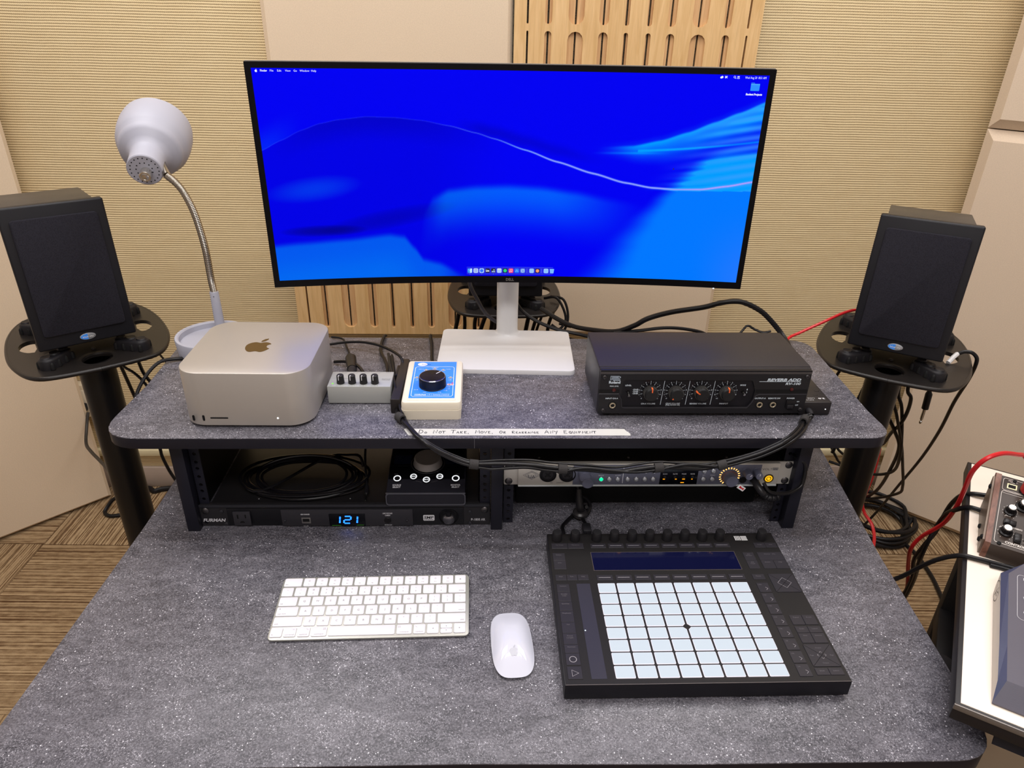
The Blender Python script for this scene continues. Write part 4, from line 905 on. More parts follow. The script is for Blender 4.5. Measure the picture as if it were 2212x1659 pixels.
# ================================================================== masking tape with handwriting
mb = MB(); rnd = random.Random(3); L = [(348+i*344/24, -19.5+rnd.uniform(-.3, .3)) for i in range(25)]; R = [(699-i*342/24, -38.8+rnd.uniform(-.3, .3)) for i in range(25)]
pts = L + [(695, -27), (699, -33)] + R + [(354, -33), (351, -27)]
mb.prism([(p[0]-523, p[1]+29) for p in pts][::-1], 0, .25); TAPE = mat((196, 195, 190), .7, bump=.5, bscale=120)
tape = tag(mb.obj('masking_tape', TAPE, loc=(523, -29, 203.1)), 'strip of white tape with handwritten warning along the shelf front edge', 'tape')
HW = {'D': [[(0, 0), (.1, 1)], [(.05, 1), (.6, .8), (.75, .4), (.5, .1), (-.05, 0)]], 'o': [[(.5, .5), (.2, .5), (.1, .2), (.3, 0), (.6, .1), (.6, .4), (.4, .5)]], 'N': [[(0, 0), (.1, .9), (.55, .1), (.7, 1)]], 'O': [[(.4, .9), (.1, .6), (.1, .2), (.4, 0), (.7, .3), (.65, .7), (.35, .9)]],
      'T': [[(-.1, .9), (.8, .9)], [(.35, .9), (.3, 0)]], 'A': [[(0, 0), (.35, .9), (.65, 0)], [(.1, .35), (.6, .35)]], 'K': [[(.1, .9), (.1, 0)], [(.6, .85), (.12, .4), (.6, 0)]], 'E': [[(.6, .85), (.1, .85), (.1, 0), (.65, 0)], [(.1, .45), (.5, .45)]],
      'M': [[(0, 0), (.15, .9), (.4, .3), (.7, .9), (.8, 0)]], 'V': [[(0, .9), (.3, 0), (.7, .95)]], 'R': [[(.1, 0), (.1, .85), (.5, .9), (.55, .55), (.1, .45), (.65, 0)]], 'G': [[(.6, .8), (.3, .9), (.1, .5), (.2, .05), (.55, .05), (.6, .4), (.35, .4)]],
      'Y': [[(0, .9), (.35, .45)], [(.75, .95), (.3, -.3)]], 'Q': [[(.4, .9), (.1, .6), (.1, .2), (.4, 0), (.7, .3), (.65, .7), (.35, .9)], [(.4, .3), (.75, -.1)]], 'U': [[(.05, .9), (.1, .1), (.4, 0), (.65, .2), (.65, .9)]], 'I': [[(.1, .8), (.1, 0)]], 'P': [[(.1, 0), (.1, .9), (.55, .85), (.5, .5), (.1, .42)]], ',': [[(.15, .1), (.05, -.2)]], '.': [[(.1, .08), (.16, 0)]]}
mb = MB(); x = 372-523
for wd_, k in (('Do', 1.), (' ', 0), ('NOT', .95), (' ', 0), ('TAKE,', .95), (' ', 0), ('MOVE,', .95), (' ', 0), ('OR', .8), (' ', 0), ('REARRANGE', .74), (' ', 0), ('ANY', 1.05), (' ', 0), ('EQUIPMENT', .95)):
    if wd_ == ' ': x += 9.2; continue
    for i, ch in enumerate(wd_):
        s = 9.6*(1.12 if i == 0 else .82)*k
        for st in HW[ch]: mb.line([(x+p[0]*s*.92+rnd.uniform(-.2, .2), -4.2+p[1]*s) for p in st], 1.15, TR(0, 0, .4))
        x += s*.92*(.55 if ch in ',.I' else .95)+.2
XW = x; k = (648-523-(372-523))/(XW-(372-523)); mb.v = [((v[0]-(372-523))*k+(372-523), v[1], v[2]) for v in mb.v]
mb.obj('handwriting', mat((16, 18, 34), .6), tape)

# ================================================================== desk lamp
lp = thing('desk_lamp', 'pale grey gooseneck lamp with tray base, left end of the shelf', 'lamp', (-34, 266, 203))
LG_ = mat((164, 165, 178), .5, var=.01)
mb = MB(); mb.lathe([(0, 0), (61, 0), (63, 2), (65.5, 31), (64.5, 33), (60, 33), (58, 31), (57, 22), (0, 21)], (0, 0, 0), 'z', 64); mb.obj('tray_base', LG_, lp)
mb = MB(); mb.lathe([(40, 21.3), (38, 26), (36, 30), (34, 31)], (14, 14, 0), 'z', 40) if 0 else None
px_, py_ = 6, 29
mb = MB(); mb.lathe([(0, 20), (9.2, 20), (8.8, 40), (8, 104), (7, 106), (0, 106)], (px_, py_, 0), 'z', 28); mb.obj('stem', LG_, lp)
mb = MB(); mb.cyl((px_+1, py_-8, 98), .9, .5, n=8, ax='-y'); mb.obj('stem_screw', SCREW, lp)
neck = [(px_, py_, 105)] + [(x+34-3, y-266, z-203) for x, y, z in [(-26, 295, 335), (-26, 295, 383), (-29, 295, 421), (-35, 295, 458), (-45, 295, 488), (-56, 295, 506), (-70, 299, 517)]]
GP = smooth(neck, 100)
GM = mat((172, 166, 156), .22, metal=1)
mb = MB(); mb.tube(GP, lambda t: 6.2+.28*sin(t*2*PI*90), 14, k=0); mb.obj('gooseneck', GM, lp, label='ribbed chrome gooseneck', ang=80)
eye = Vector((-105-470, 295+967, 531-781)).normalized(); up_ = Vector((0, 0, 1)); up_ = (up_-eye*up_.dot(eye)).normalized(); rt = eye.cross(up_)
ax_ = (eye*.84+up_*.50+rt*.25).normalized()
A0 = Vector((-107+34, 295-266, 526-203)); Rm = ax_.to_track_quat('Z', 'Y').to_matrix().to_4x4()
mb = MB(); mb.tube([Vector(neck[-1])-Vector((14, -6, -6))*0, A0+ax_*26+rt*22], 6.5, 12, k=0); mb.obj('neck_socket', GM, lp)
mb = MB(); mb.lathe([(0, 0), (27, 0), (28.6, 1.5), (28.6, 6), (28.8, 34), (31, 42), (38, 50), (47, 56), (51, 61), (52.5, 66), (53.5, 71), (57, 77), (60, 86), (62, 104), (62, 124), (60, 140), (59, 140), (60, 118), (58, 96), (50, 74), (30, 60), (0, 56)], tuple(A0), Rm, 56); hd = mb.obj('lamp_shade', LG_, lp, label='smooth pale grey bulging shade')
mb = MB()
for n_, r_ in ((20, 22.5), (11, 13)):
    for i in range(n_): a = 2*PI*i/n_+.1; mb.cyl((r_*cos(a), r_*sin(a)+(1 if r_ < 20 else 0), -.3), 1.15, .35, n=8, M=TR(*A0) @ Rm)
mb.obj('vent_holes', DEEP, hd)
mb = MB(); mb.lathe([(0, 0), (9, 0), (9.4, -15), (8.6, -16), (6.5, -16), (6, -15.2), (4.5, -16), (0, -15.6)], (-2, -3, 0), 'z', 24, TR(*A0) @ Rm); mb.obj('chrome_knob', mat((200, 196, 190), .2, metal=.9), hd)
# ================================================================== loudspeaker stands and loudspeakers
PO = [(0, -45), (65, -41), (100, -31), (122, 0), (137, 55), (141, 115), (136, 185), (121, 245), (98, 284), (55, 308), (0, 314)]
PO = PO + [(-x, y) for x, y in PO[::-1][1:-1]]
POS = [tuple(p)[:2] for p in smooth([(x, y, 0) for x, y in PO+[PO[0]]], 4)][:-1]
def slot_hole(s):
    o = [(96, 92), (108, 96), (119, 112), (121, 132), (114, 150), (100, 158), (88, 152), (92, 136), (90, 114)]
    o = [tuple(p)[:2] for p in smooth([(x, y, 0) for x, y in o+[o[0]]], 3)][:-1]; return [(s*x, y) for x, y in o]
STM = mat((31, 28, 27), .33, bump=.12, bscale=900); PADM = mat((26, 25, 29), .5, bump=.1)
def make_stand(label, x, y, z, yaw, r=33, dx=-4, dy=26):
    h = z+ZF; t = thing('speaker_stand', label, 'speaker stand', (x, y, -740), yaw)
    mb = MB(); n = 14; mb.plate(POS, [circ(0, 0, 27, 28), slot_hole(1), slot_hole(-1)], 8, TR(0, 0, h-6))
    mb.obj('top_plate', STM, t, ang=50)
    mb = MB(); rim = [(p[0], p[1], h-6) for p in POS+[POS[0]]]; mb.tube(rim, 4.6, 8, k=0); mb.obj('rounded_rim', STM, t, ang=80)
    mb = MB(); mb.lathe([(26, -3), (27, -1), (34, -.4), (35, 0), (27, .6), (26, -3)], (0, 0, h-2), 'z', 36); mb.obj('cable_hole_ring', STM, t)
    mb = MB(); mb.lathe([(r, 14), (r, h-10), (r-3, h-10), (r-3, 14)], (dx, dy, 0), 'z', 40); mb.obj('column', mat((19, 18, 19), .33), t)
    mb = MB(); mb.prism([(p[0]*1.15, (p[1]-130)*1.0+40) for p in POS], 0, 14, 3); mb.obj('floor_base', STM, t)
    mb = MB(); mb.cyl((0, 52, h-2), 4, 2, n=12, bev=.8); mb.obj('plate_screw', SCREW, t)
    for s in (1, -1):
        for bx, by, a in ((66*s, 16, s*(PI*.75-PI/2)), (80*s, 196, -s*(PI*.78-PI/2))):
            o = stad(0, 31, -35, 35, 8); M = TR(bx, by, h-2) @ RZ(a if by < 100 else a)
            mb = MB(); mb.prism(o, 0, 21, 5, M=M); pd = mb.obj('isolation_pad', PADM, t, ang=50)
            mb = MB()
            for k in (-22, 0, 22): mb.lathe([(11, 17), (10, 21), (8, 23.2), (6.5, 22.8), (0, 22.6)], (0, k, 0), 'z', 18, M)
            mb.obj('pad_domes', PADM, pd, kind='stuff', ang=60)
            mb = MB()
            for sx in (-1, 1):
                for k in (-26, -9, 9, 26): mb.lathe([(0, 1), (4.6, 1), (4, 11), (2.3, 14), (0, 15)], (sx*13.9, k, 0), 'z', 10, M)
            mb.obj('pad_scallops', DEEP, pd, kind='stuff', ang=60)
    return t
make_stand('left speaker stand with thick black column and rounded top plate, beside the lamp', -270, 291, 174, .58)
make_stand('right speaker stand with thick black column, jack plug hanging from its top plate', 1263, 247, 178, -.53)
make_stand('middle speaker stand behind the monitor, its top plate crowded with cables', 524, 661, 136, 0)
SPB = mat((60, 55, 50), .45, bump=.12, bscale=800); SPF = mat((24, 24, 29), .48)  # cabinet colour takes in the brownish reflection of wall and ceiling
GRM = None
t = NT('speaker_grille_cloth'); w_ = t.n('ShaderNodeTexVoronoi'); t.link(t.coord(), w_.inputs['Vector']); w_.inputs['Scale'].default_value = 620
t.link(t.mix(t.maprange(w_.outputs['Distance'], .15, .5), lin((20, 19, 25)), lin((34, 33, 41))), t.b.inputs['Base Color']); t.b.inputs['Roughness'].default_value = .85; t.b.inputs['Specular IOR Level'].default_value = .2; GRM = t.m
def make_speaker(label, x, y, z, yaw, tilt, w=165, h=260, roll=0):
    t = thing('loudspeaker', label, 'loudspeaker', (x, y, z), rot=(-tilt, roll, yaw))
    mb = MB(); mb.box(-w/2+11, w/2-11, 18, 185, 2, h-3, 1.5); mb.obj('cabinet', SPB, t)
    mb = MB(); mb.box(-w/2, w/2, 0, 21, 0, h, 3.5, 3); mb.obj('front_baffle', SPF, t)
    mb = MB(); mb.lathe([(0, 0)], (0, 0, 0)) if 0 else None
    mb.prism(rrect(-w/2+14, w/2-14, 26, h-22, 6, 4), 0, 5, 2, M=FR); mb.obj('cloth_grille', GRM, t)
    mb = MB(); mb.prism(circ(0, 13, 13.5, 32, 6.4), 0, 2, 1, M=FR); bd = mb.obj('oval_badge', mat((176, 180, 186), .25, metal=.6), t, label='small silver and blue oval badge')
    mb = MB(); c = circ(0, 13, 12.2, 32, 5.4); mb.poly([p for p in c if p[0] <= 1], TR(0, -2.15, 0) @ FR); mb.obj('badge_blue_half', mat((60, 140, 235), .35), bd)
    mb = MB(); mb.text('blue', -4, 13, 3.6, TR(0, -2.3, 0) @ FR, w=9.5); mb.text('sky', 6, 13, 3.4, TR(0, -2.3, 0) @ FR, w=7, shear=.2); mb.obj('badge_lettering', WHT, bd)
    return t
make_speaker('black loudspeaker with cloth grille on the left stand', -274, 287, 207, .624, .064)
make_speaker('black loudspeaker with cloth grille on the right stand', 1259, 244, 213.5, -.531, .087, 167, 253.5)
make_speaker('middle black loudspeaker mostly hidden behind the monitor', 524, 652, 168, 0, .05, 178, 260)

# ================================================================== pad controller
pu = thing('pad_controller', 'flat black music controller with glowing pale pads, right half of the desk', 'music controller', (760, -208, 0), .0003)
PM = TR(-185, -146.5, 0)
PB = mat((22, 20, 21), .5, bump=.12); HT = 29.4
mb = MB(); mb.box(0, 370, 0, 293, 4.5, HT, .8, M=PM); mb.obj('body', mat((20, 19, 25), .45), pu)
mb = MB(); mb.poly([(1, 1), (369, 1), (369, 292), (1, 292)], TR(0, 0, HT+.1) @ PM); mb.obj('top_face', PB, pu)
mb = MB(); mb.line([(1, .6), (369, .6)], .5, TR(0, 0, HT+.15) @ PM); mb.obj('worn_front_edge', mat((120, 112, 110), .4), pu)  # thin paler line along the front edge of the top face
mb = MB()
for x in (20, 350):
    for y in (20, 270): mb.cyl((x-185, y-146.5, 0), 10, 4.6, n=14)
mb.obj('rubber_feet', DEEP, pu)
GP_ = None
t = NT('lit_pad'); t.b.inputs['Base Color'].default_value = lin((128, 138, 146)); t.b.inputs['Roughness'].default_value = .6
t.b.inputs['Emission Color'].default_value = lin((214, 225, 236)); t.b.inputs['Emission Strength'].default_value = .55; GP_ = t.m
t = NT('lit_pad_rim'); t.b.inputs['Base Color'].default_value = lin((170, 168, 174)); t.b.inputs['Emission Color'].default_value = lin((232, 226, 240)); t.b.inputs['Emission Strength'].default_value = .6; t.b.inputs['Roughness'].default_value = .4; GP2 = t.m
def pad_mesh(cut=None):
    w, h = 25.7, 19.3
    if cut is None: o = rrect(-w/2, w/2, -h/2, h/2, 1.4, 3)
    else:
        pts = [(-w/2, -h/2), (w/2, -h/2), (w/2, h/2), (-w/2, h/2)]; i = cut
        o = []
        for k, p in enumerate(pts):
            if k == i: d = 4; o += [(p[0], p[1]-math.copysign(d, p[1])), (p[0]-math.copysign(d, p[0]), p[1])] if k in (0, 2) else [(p[0]-math.copysign(d, p[0]), p[1]), (p[0], p[1]-math.copysign(d, p[1]))]
            else: o.append(p)
    mb = MB(); mb.slot(1); mb.prism(o, 0, 1.0, .4); mb.slot(0); mb.poly([(p[0]*.955, p[1]*.94) for p in o], TR(0, 0, 1.06)); return mb.mesh('pad', [GP_, GP2], 30)
base = pad_mesh(); cuts = {(3, 3): pad_mesh(1), (4, 3): pad_mesh(0), (3, 4): pad_mesh(2), (4, 4): pad_mesh(3)}
for j in range(8):
    for i in range(8):
        me = cuts.get((i, j), base)
        o = bpy.data.objects.new('pad', me); COL.objects.link(o); o.parent = pu; o.location = Vector((66.4+28.55*i+12.9-185, 179-21.5*j-9.7-146.5, HT))*.001
BT_ = mat((40, 38, 44), .42, bump=.1); DARKW = mat((150, 146, 152), .6, var=0)
def button(x0, x1, y0, y1, par=pu, M=PM, z=HT, nm='button', m=None):
    mb = MB(); mb.box(x0, x1, y0, y1, z, z+.9, .35, 1, M=M); return mb.obj(nm, m or BT_, par)
MT = TR(0, 0, HT+1.02) @ PM; FAINT = mat((96, 92, 98), .7, var=0); BRT = mat((186, 184, 190), .5, var=0)
for x in (15, 44, 79, 107.6, 136.2, 164.8, 193.4, 222, 250.7, 279.4, 348):
    mb = MB(); mb.lathe([(0, 0), (8.3, 0), (8.3, 2), (7.9, 6), (7.3, 15), (6.6, 16), (0, 16.2)], (x-185, 279-146.5, HT), 'z', 26); mb.obj('encoder_knob', mat((26, 25, 28), .5), pu)
mb = MB(); mb.box(65, 294, 206.5, 248, HT, HT+.4, M=PM); mb.obj('display_frame', mat((78, 70, 70), .4), pu)
t = NT('dark_display'); t.b.inputs['Base Color'].default_value = lin((10, 12, 34)); t.b.inputs['Roughness'].default_value = .07; t.b.inputs['Emission Color'].default_value = lin((12, 14, 52)); t.b.inputs['Emission Strength'].default_value = .5
mb = MB(); mb.poly([(65.8, 207.3), (293.2, 207.3), (293.2, 247.2), (65.8, 247.2)], TR(0, 0, HT+.5) @ PM); mb.obj('display_glass', t.m, pu, label='dark blue glossy display')
for i in range(8):
    for y0, y1, p in ((257.5, 267.5, 28.55), (185.5, 196.5, 28.75)):
        x = 67+p*i; b = button(x, x+24.6, y0, y1); mb = MB(); mb.line([(x+3, (y0+y1)/2), (x+21, (y0+y1)/2)], .8, MT); mb.obj('light_line', mat((134, 132, 140), .5) if y0 > 200 else DARKW, b)
mbF = MB(); mbB = MB()
def lab(s, x, y, h=2.0, w=None, b=None): (b or mbF).text(s, x, y, h, MT, w=w)
for x0, x1, y0, y1, s in ((5, 30.5, 256.5, 269, 'Tap Tempo'), (30.9, 56, 256.5, 269, 'Metronome'), (331, 349, 256, 267.5, 'Setup'), (349.4, 367.5, 256, 267.5, 'User'), (5, 24, 228.5, 246, 'Delete'), (5, 24, 210, 228.1, 'Undo'),
        (5, 21.5, 186, 198, 'Mute'), (22, 38, 186, 198, 'Solo'), (38.4, 55, 186, 198, 'Stop'), (304.5, 323, 184.5, 196, 'Master'),
        (306, 323, 227, 245, 'Add Device'), (306, 323, 208, 226.6, 'Add Track'), (329, 368.5, 227, 245, 'Device    Mix'), (329, 348.6, 208, 226.6, 'Browse'), (349, 368.5, 208, 226.6, 'Clip'),
        (330, 347.5, 95, 113, 'Repeat'), (348, 366, 95, 113, 'Accent'), (330, 347.5, 80.5, 92, 'Scale'), (348, 366, 80.5, 92, 'Layout'), (330, 347.5, 62.5, 80, 'Note'), (348, 366, 62.5, 80, 'Session'),
        (328.5, 346, 10, 21, 'Shift'), (346.5, 365, 10, 21, 'Select'),
        (5, 24, 162.5, 178, 'Convert'), (5, 24, 143.5, 162, 'Double Loop'), (5, 24, 125.5, 143, 'Quantize'), (5, 24, 104.5, 125, 'Duplicate'), (5, 24, 84.5, 104, 'New'), (5, 24, 65.5, 84, 'Fixed Length'), (5, 24, 50.5, 65, 'Automate'), (5, 24, 31, 50, ''), (5, 24, 9, 28.5, '')):
    button(x0, x1, y0, y1)
    if s:
        if ' ' in s and x1-x0 < 22:
            for k, q in enumerate(s.split(' ')): lab(q, (x0+x1)/2, y1-4.5-3.2*k, 2, min(len(q)*1.45, 13))
        else: lab(s, (x0+x1)/2, y1-4.5, 2, min(len(s)*1.35, x1-x0-3))
for k in range(8):
    y1 = 177.5-21.4*k; button(305, 322.5, y1-19.4, y1); lab(['1/32t', '1/32', '1/16t', '1/16', '1/8t', '1/8', '1/4t', '1/4'][k], 309.5, y1-4, 2.0); mbB.line([(316, y1-9.4), (319, y1-12.2), (316, y1-15)], .6, MT)
mbB.line(circ(14.5, 40, 4.6, 24), .8, MT, closed=True); mbB.line([(11, 13), (11, 23), (19.5, 18)], .8, MT, closed=True)
for x0, x1, y0, y1 in ((329.5, 367.5, 158, 196), (329, 366, 23.5, 60)):
    cx, cy = (x0+x1)/2, (y0+y1)/2; g = .35
    for tri in ([(x0+g, y0), (cx, cy-g), (x1-g, y0)], [(x0+g, y1), (x1-g, y1), (cx, cy+g)], [(x0, y0+g), (x0, y1-g), (cx-g, cy)], [(x1, y0+g), (cx+g, cy), (x1, y1-g)]):
        mb = MB(); mb.prism(tri, HT, HT+.9, .2, M=PM); mb.obj('button', BT_, pu)
    r = 9.5 if y0 > 100 else 5
    for a in range(4): mbB.line([(cx+r*cos(a*PI/2)*1.05+sx*cos(a*PI/2+sg)*0-0, cy+r*sin(a*PI/2)) for sx, sg in ((0, 0),)] , .1, MT) if 0 else None
    L = 5.5 if y0 > 100 else 1.8
    for dx_, dy_ in ((1, 0), (-1, 0), (0, 1), (0, -1)):
        tx, ty = cx+dx_*(r+1), cy+dy_*(r+1); mbB.line([(tx-dx_*L+dy_*L, ty-dy_*L+dx_*L), (tx, ty), (tx-dx_*L-dy_*L, ty-dy_*L-dx_*L)], .45 if y0 > 100 else .5, MT)
for s, x, y in (('Octave', 347.5, 54), ('Octave', 347.5, 29), ('Page', 334, 41.7), ('Page', 361, 41.7)): lab(s, x, y, 2)
mbF.obj('faint_print', FAINT, pu); mbB.obj('symbol_print', DARKW, pu)
mb = MB(); mb.box(35, 55, 9, 179, HT, HT+.35, M=PM); mb.obj('touch_strip', mat((48, 47, 58), .38), pu)
mb = MB(); mb.cyl((37-185, 89-146.5, HT+.3), .9, .4, n=10); mb.obj('strip_light', emit((220, 240, 255), 2), pu)
mb = MB(); M = TR(0, 0, HT+.2) @ PM
for k in range(4): mb.poly([(305+k*2.5, 274.3), (306.4+k*2.5, 274.3), (306.4+k*2.5, 285), (305+k*2.5, 285)], M); mb.poly([(315, 274.3+k*2.9), (325, 274.3+k*2.9), (325, 276+k*2.9), (315, 276+k*2.9)], M)
mb.obj('white_bar_emblem', WHT, pu, label='white emblem of vertical and horizontal bars')

# ================================================================== keyboard
kb_ = thing('keyboard', 'slim white compact computer keyboard lying on the desk', 'keyboard', (173, -253.7, 0), .0195)
tl = math.atan2(6.6, 115); KT = TR(0, 0, 2.2) @ RX(tl)
mb = MB(); mb.prism(rrect(0, 279, 0, 115, 7), 0, 2.4, .5, M=KT); mb.obj('tray', mat((168, 168, 162), .36, metal=.5, var=.01), kb_)
mb = MB(); yz(mb, [(4, 0), (4, 2.4), (113, 8.6), (113, 0)], 5, 274); mb.obj('underside', mat((225, 225, 225), .5), kb_)
KM = mat((220, 217, 225), .42, var=.01); PU_ = 18.9
def key(x0, x1, y0, y1, nm='key'):
    mb = MB(); cx, cy = (x0+x1)/2, (y0+y1)/2; o = rrect(x0-cx, x1-cx, y0-cy, y1-cy, 1.8, 3); mb.prism(o, 0, 1.5, .35)
    k = mb.obj(nm, KM, kb_, loc=tuple(KT @ Vector((cx, cy, 2.4))), rot=(tl, 0, 0)); return k
rows = [[('esc', 1.5)]+[('F%d' % i, 1) for i in range(1, 13)]+[('^', 1)],
        [(c, 1) for c in '`1234567890-=']+[('delete', 1.5)],
        [('tab', 1.5)]+[(c, 1) for c in 'QWERTYUIOP[]\\'],
        [('caps lock', 1.75)]+[(c, 1) for c in "ASDFGHJKL;'"]+[('return', 1.75)],
        [('shift', 2.25)]+[(c, 1) for c in 'ZXCVBNM,./']+[('shift', 2.25)],
        [('fn', 1), ('control', 1), ('option', 1), ('command', 1.25), (' ', 5), ('command', 1.25), ('option', 1), ('<', 1), ('ud', 1), ('>', 1)]]
UPS = dict(zip('`1234567890-=[]\\;\',./', '~!@#$%^&*()_+{}|:"<>?'))
lg = MB(); ML = KT @ TR(0, 0, 4.0)
for r, row in enumerate(rows):
    x = 2.6; y1 = 112.2-r*18.35; y0 = y1-16.1
    if r == 0: y0 = y1-15.6
    for s, wd_ in row:
        x1 = x+wd_*PU_-2.6; cx = (x+x1)/2; cy = (y0+y1)/2
        if s == 'ud': key(x, x1, cy+.35, y1); key(x, x1, y0, cy-.35); lg.poly([(cx-1, cy+3), (cx+1, cy+3), (cx, cy+4.6)], ML); lg.poly([(cx-1, cy-3), (cx, cy-4.6), (cx+1, cy-3)], ML)
        else:
            key(x, x1, y0, y1)
            if s == '<': lg.poly([(cx+1, cy-1.1), (cx+1, cy+1.1), (cx-1, cy)], ML)
            elif s == '>': lg.poly([(cx-1, cy+1.1), (cx-1, cy-1.1), (cx+1, cy)], ML)
            elif s == '^': lg.poly([(cx-1.6, cy-1), (cx+1.6, cy-1), (cx, cy+1)], ML)
            elif s == ' ': pass
            elif r == 0 and s != 'esc': lg.text(s, cx, cy-4.2, 1.9, ML); lg.line(circ(cx, cy+2.2, 1.1 if s not in ('F5', 'F6') else .01, 8), .35, ML, closed=True)
            elif s in UPS: lg.text(UPS[s], cx, cy+3.4, 2.3, ML); lg.text(s, cx, cy-3.2, 2.8, ML)
            elif len(s) == 1: lg.text(s, cx, cy, 3.3, ML)
            elif s in ('delete', 'return') or (s == 'shift' and x > 100): lg.text(s, x1-2.2, cy-4, 2.3, ML, al='R')
            elif s in ('command', 'option', 'control'):
                lg.text(s, cx, cy-4.6, 2.2, ML, w=min(x1-x-2.6, len(s)*1.75)); lft = x < 120; ox = (x1-3.6) if lft else x+3.6
                if s == 'command':
                    for a, b in ((-1, -1), (1, -1), (1, 1), (-1, 1)): lg.line(circ(ox+a, cy+4+b, .6, 6), .25, ML, closed=True)
                elif s == 'option': lg.line([(ox-1.6, cy+4.6), (ox-.6, cy+4.6), (ox+.6, cy+3), (ox+1.6, cy+3)], .3, ML)
                else: lg.line([(ox-1, cy+3.4), (ox, cy+4.6), (ox+1, cy+3.4)], .3, ML)
            else: lg.text(s, x+2.4, cy-4.2, 2.3, ML, al='L')
        x = x1+2.6
lg.poly(circ(7, 112-3*18.35-3.4, .8, 8), ML)
lg.obj('key_lettering', mat((120, 118, 124), .6, var=0), kb_)

# ================================================================== mouse
ms = thing('mouse', 'glossy white wireless mouse with a grey apple emblem, between keyboard and pad controller', 'mouse', (511.5, -264.5, 0), .065)
def sup(a, n=3.3): c, s = cos(a), sin(a); return math.copysign(abs(c)**(2/n), c), math.copysign(abs(s)**(2/n), s)
def mtop(t_, sy): return 6.5+14.8*(1-t_**2.4)*(.80+.2*(1-abs(sy+.15)**2))
mb = MB(); NR, NA = 16, 64; vs = [(0, 0, mtop(0, 0))]
for k in range(1, NR+1):
    t_ = (k/NR)**.75
    for a in range(NA): cx, cy = sup(2*PI*a/NA); w = 28.8-1.0*(cy > 0)*cy; vs.append((cx*t_*w, cy*t_*56.8, mtop(t_, cy*t_)*(1-.28*(cy*t_)**2)))
fs = [(0, 1+a, 1+(a+1) % NA) for a in range(NA)]
for k in range(NR-1):
    for a in range(NA): b = (a+1) % NA; fs.append((1+k*NA+a, 1+(k+1)*NA+a, 1+(k+1)*NA+b, 1+k*NA+b))
mb.add(vs, fs); mb.obj('glossy_top_shell', mat((206, 208, 221), .07, var=0, coat=.6), ms, ang=80)
mb = MB(); o = [(sup(2*PI*a/NA)[0]*(28.4), sup(2*PI*a/NA)[1]*56.6) for a in range(NA)]; z_ = lambda p: 6.5*(1-.28*(p[1]/56.8)**2)
vs = [(p[0]*.86, p[1]*.93, 1.2) for p in o]+[(p[0], p[1], z_(p)-.2) for p in o]; mb.add(vs, [tuple(range(NA))[::-1]]+[(i, (i+1) % NA, NA+(i+1) % NA, NA+i) for i in range(NA)]); mb.obj('grey_underside', mat((150, 152, 160), .35, metal=.4), ms, ang=80)
mb = MB()
for x in (-12, 12): mb.box(x-1.5, x+1.5, -38, 38, 0, 1.4)
mb.obj('runners', DEEP, ms)
mb = MB(); apple(mb, 0, 0, 10.5); mb.v = [(v[0], v[1]-24, mtop(math.hypot(v[0]/28.6, (v[1]-24)/56.8), (v[1]-24)/56.8)*(1-.28*((v[1]-24)/56.8)**2)+.5) for v in mb.v]; mb.obj('apple_emblem', mat((176, 178, 188), .3), ms)

# ================================================================== side table with two synthesizers
ty = -.576
tb = thing('side_table', 'white topped side table with thick black edge at the lower right', 'table', (1024, -423, -740), ty)
TZ = 740+75
mb = MB(); mb.box(0, 900, 0, 600, TZ-26, TZ-1.2, 1.2); mb.obj('black_edge_board', mat((26, 24, 28), .4), tb)
mb = MB(); mb.box(6, 894, 4, 594, TZ-2, TZ, .5); mb.obj('white_top', mat((240, 228, 214), .42, var=.01), tb)
mb = MB(); mb.box(0, 900, -1.2, 1, TZ-9, TZ-1, .4); mb.obj('metal_front_strip', mat((120, 116, 114), .3, metal=.6), tb)
for x, y in ((4, 330), (850, 330)):
    mb = MB(); mb.box(x, x+46, y, y+36, 30, TZ-26, 2); mb.obj('leg', mat((14, 12, 14), .5), tb); mb = MB(); mb.box(x-4, x+50, y-60, y+230, 0, 30, 3); mb.obj('leg_foot', mat((14, 12, 14), .5), tb)
mb = MB(); mb.lathe([(0, -24), (18, -22), (25, -10), (25, 14), (20, 24), (0, 26)], (8, 190, TZ-140), 'z', 24); mb.obj('round_cap', mat((44, 42, 44), .35), tb)
mb = MB(); mb.box(2, 34, 200, 335, TZ-165, TZ-130, 3); mb.obj('cap_arm', mat((14, 12, 14), .5), tb)
mb = MB(); mb.prism([(52, 14), (86, 14), (78, 60), (60, 60)], TZ-52, TZ-26, 2); mb.obj('corner_bracket', mat((26, 30, 42), .5), tb)
# cabinet under it
t = thing('storage_box', 'plain beige box on the floor under the side table, bottom right corner', 'box', (1440, -270, -740), ty)
mb = MB(); mb.box(-160, 170, -160, 120, 0, 372, 4); mb.obj('carcass', mat((196, 180, 160), .6), t); mb = MB(); mb.box(-163, 173, -163, 123, 372, 388, 3); mb.obj('lid', mat((206, 190, 170), .55), t)
def tabpt(x, y, z): M = TR(1024, -423, 75) @ RZ(ty); return tuple(M @ Vector((x, y, z)))
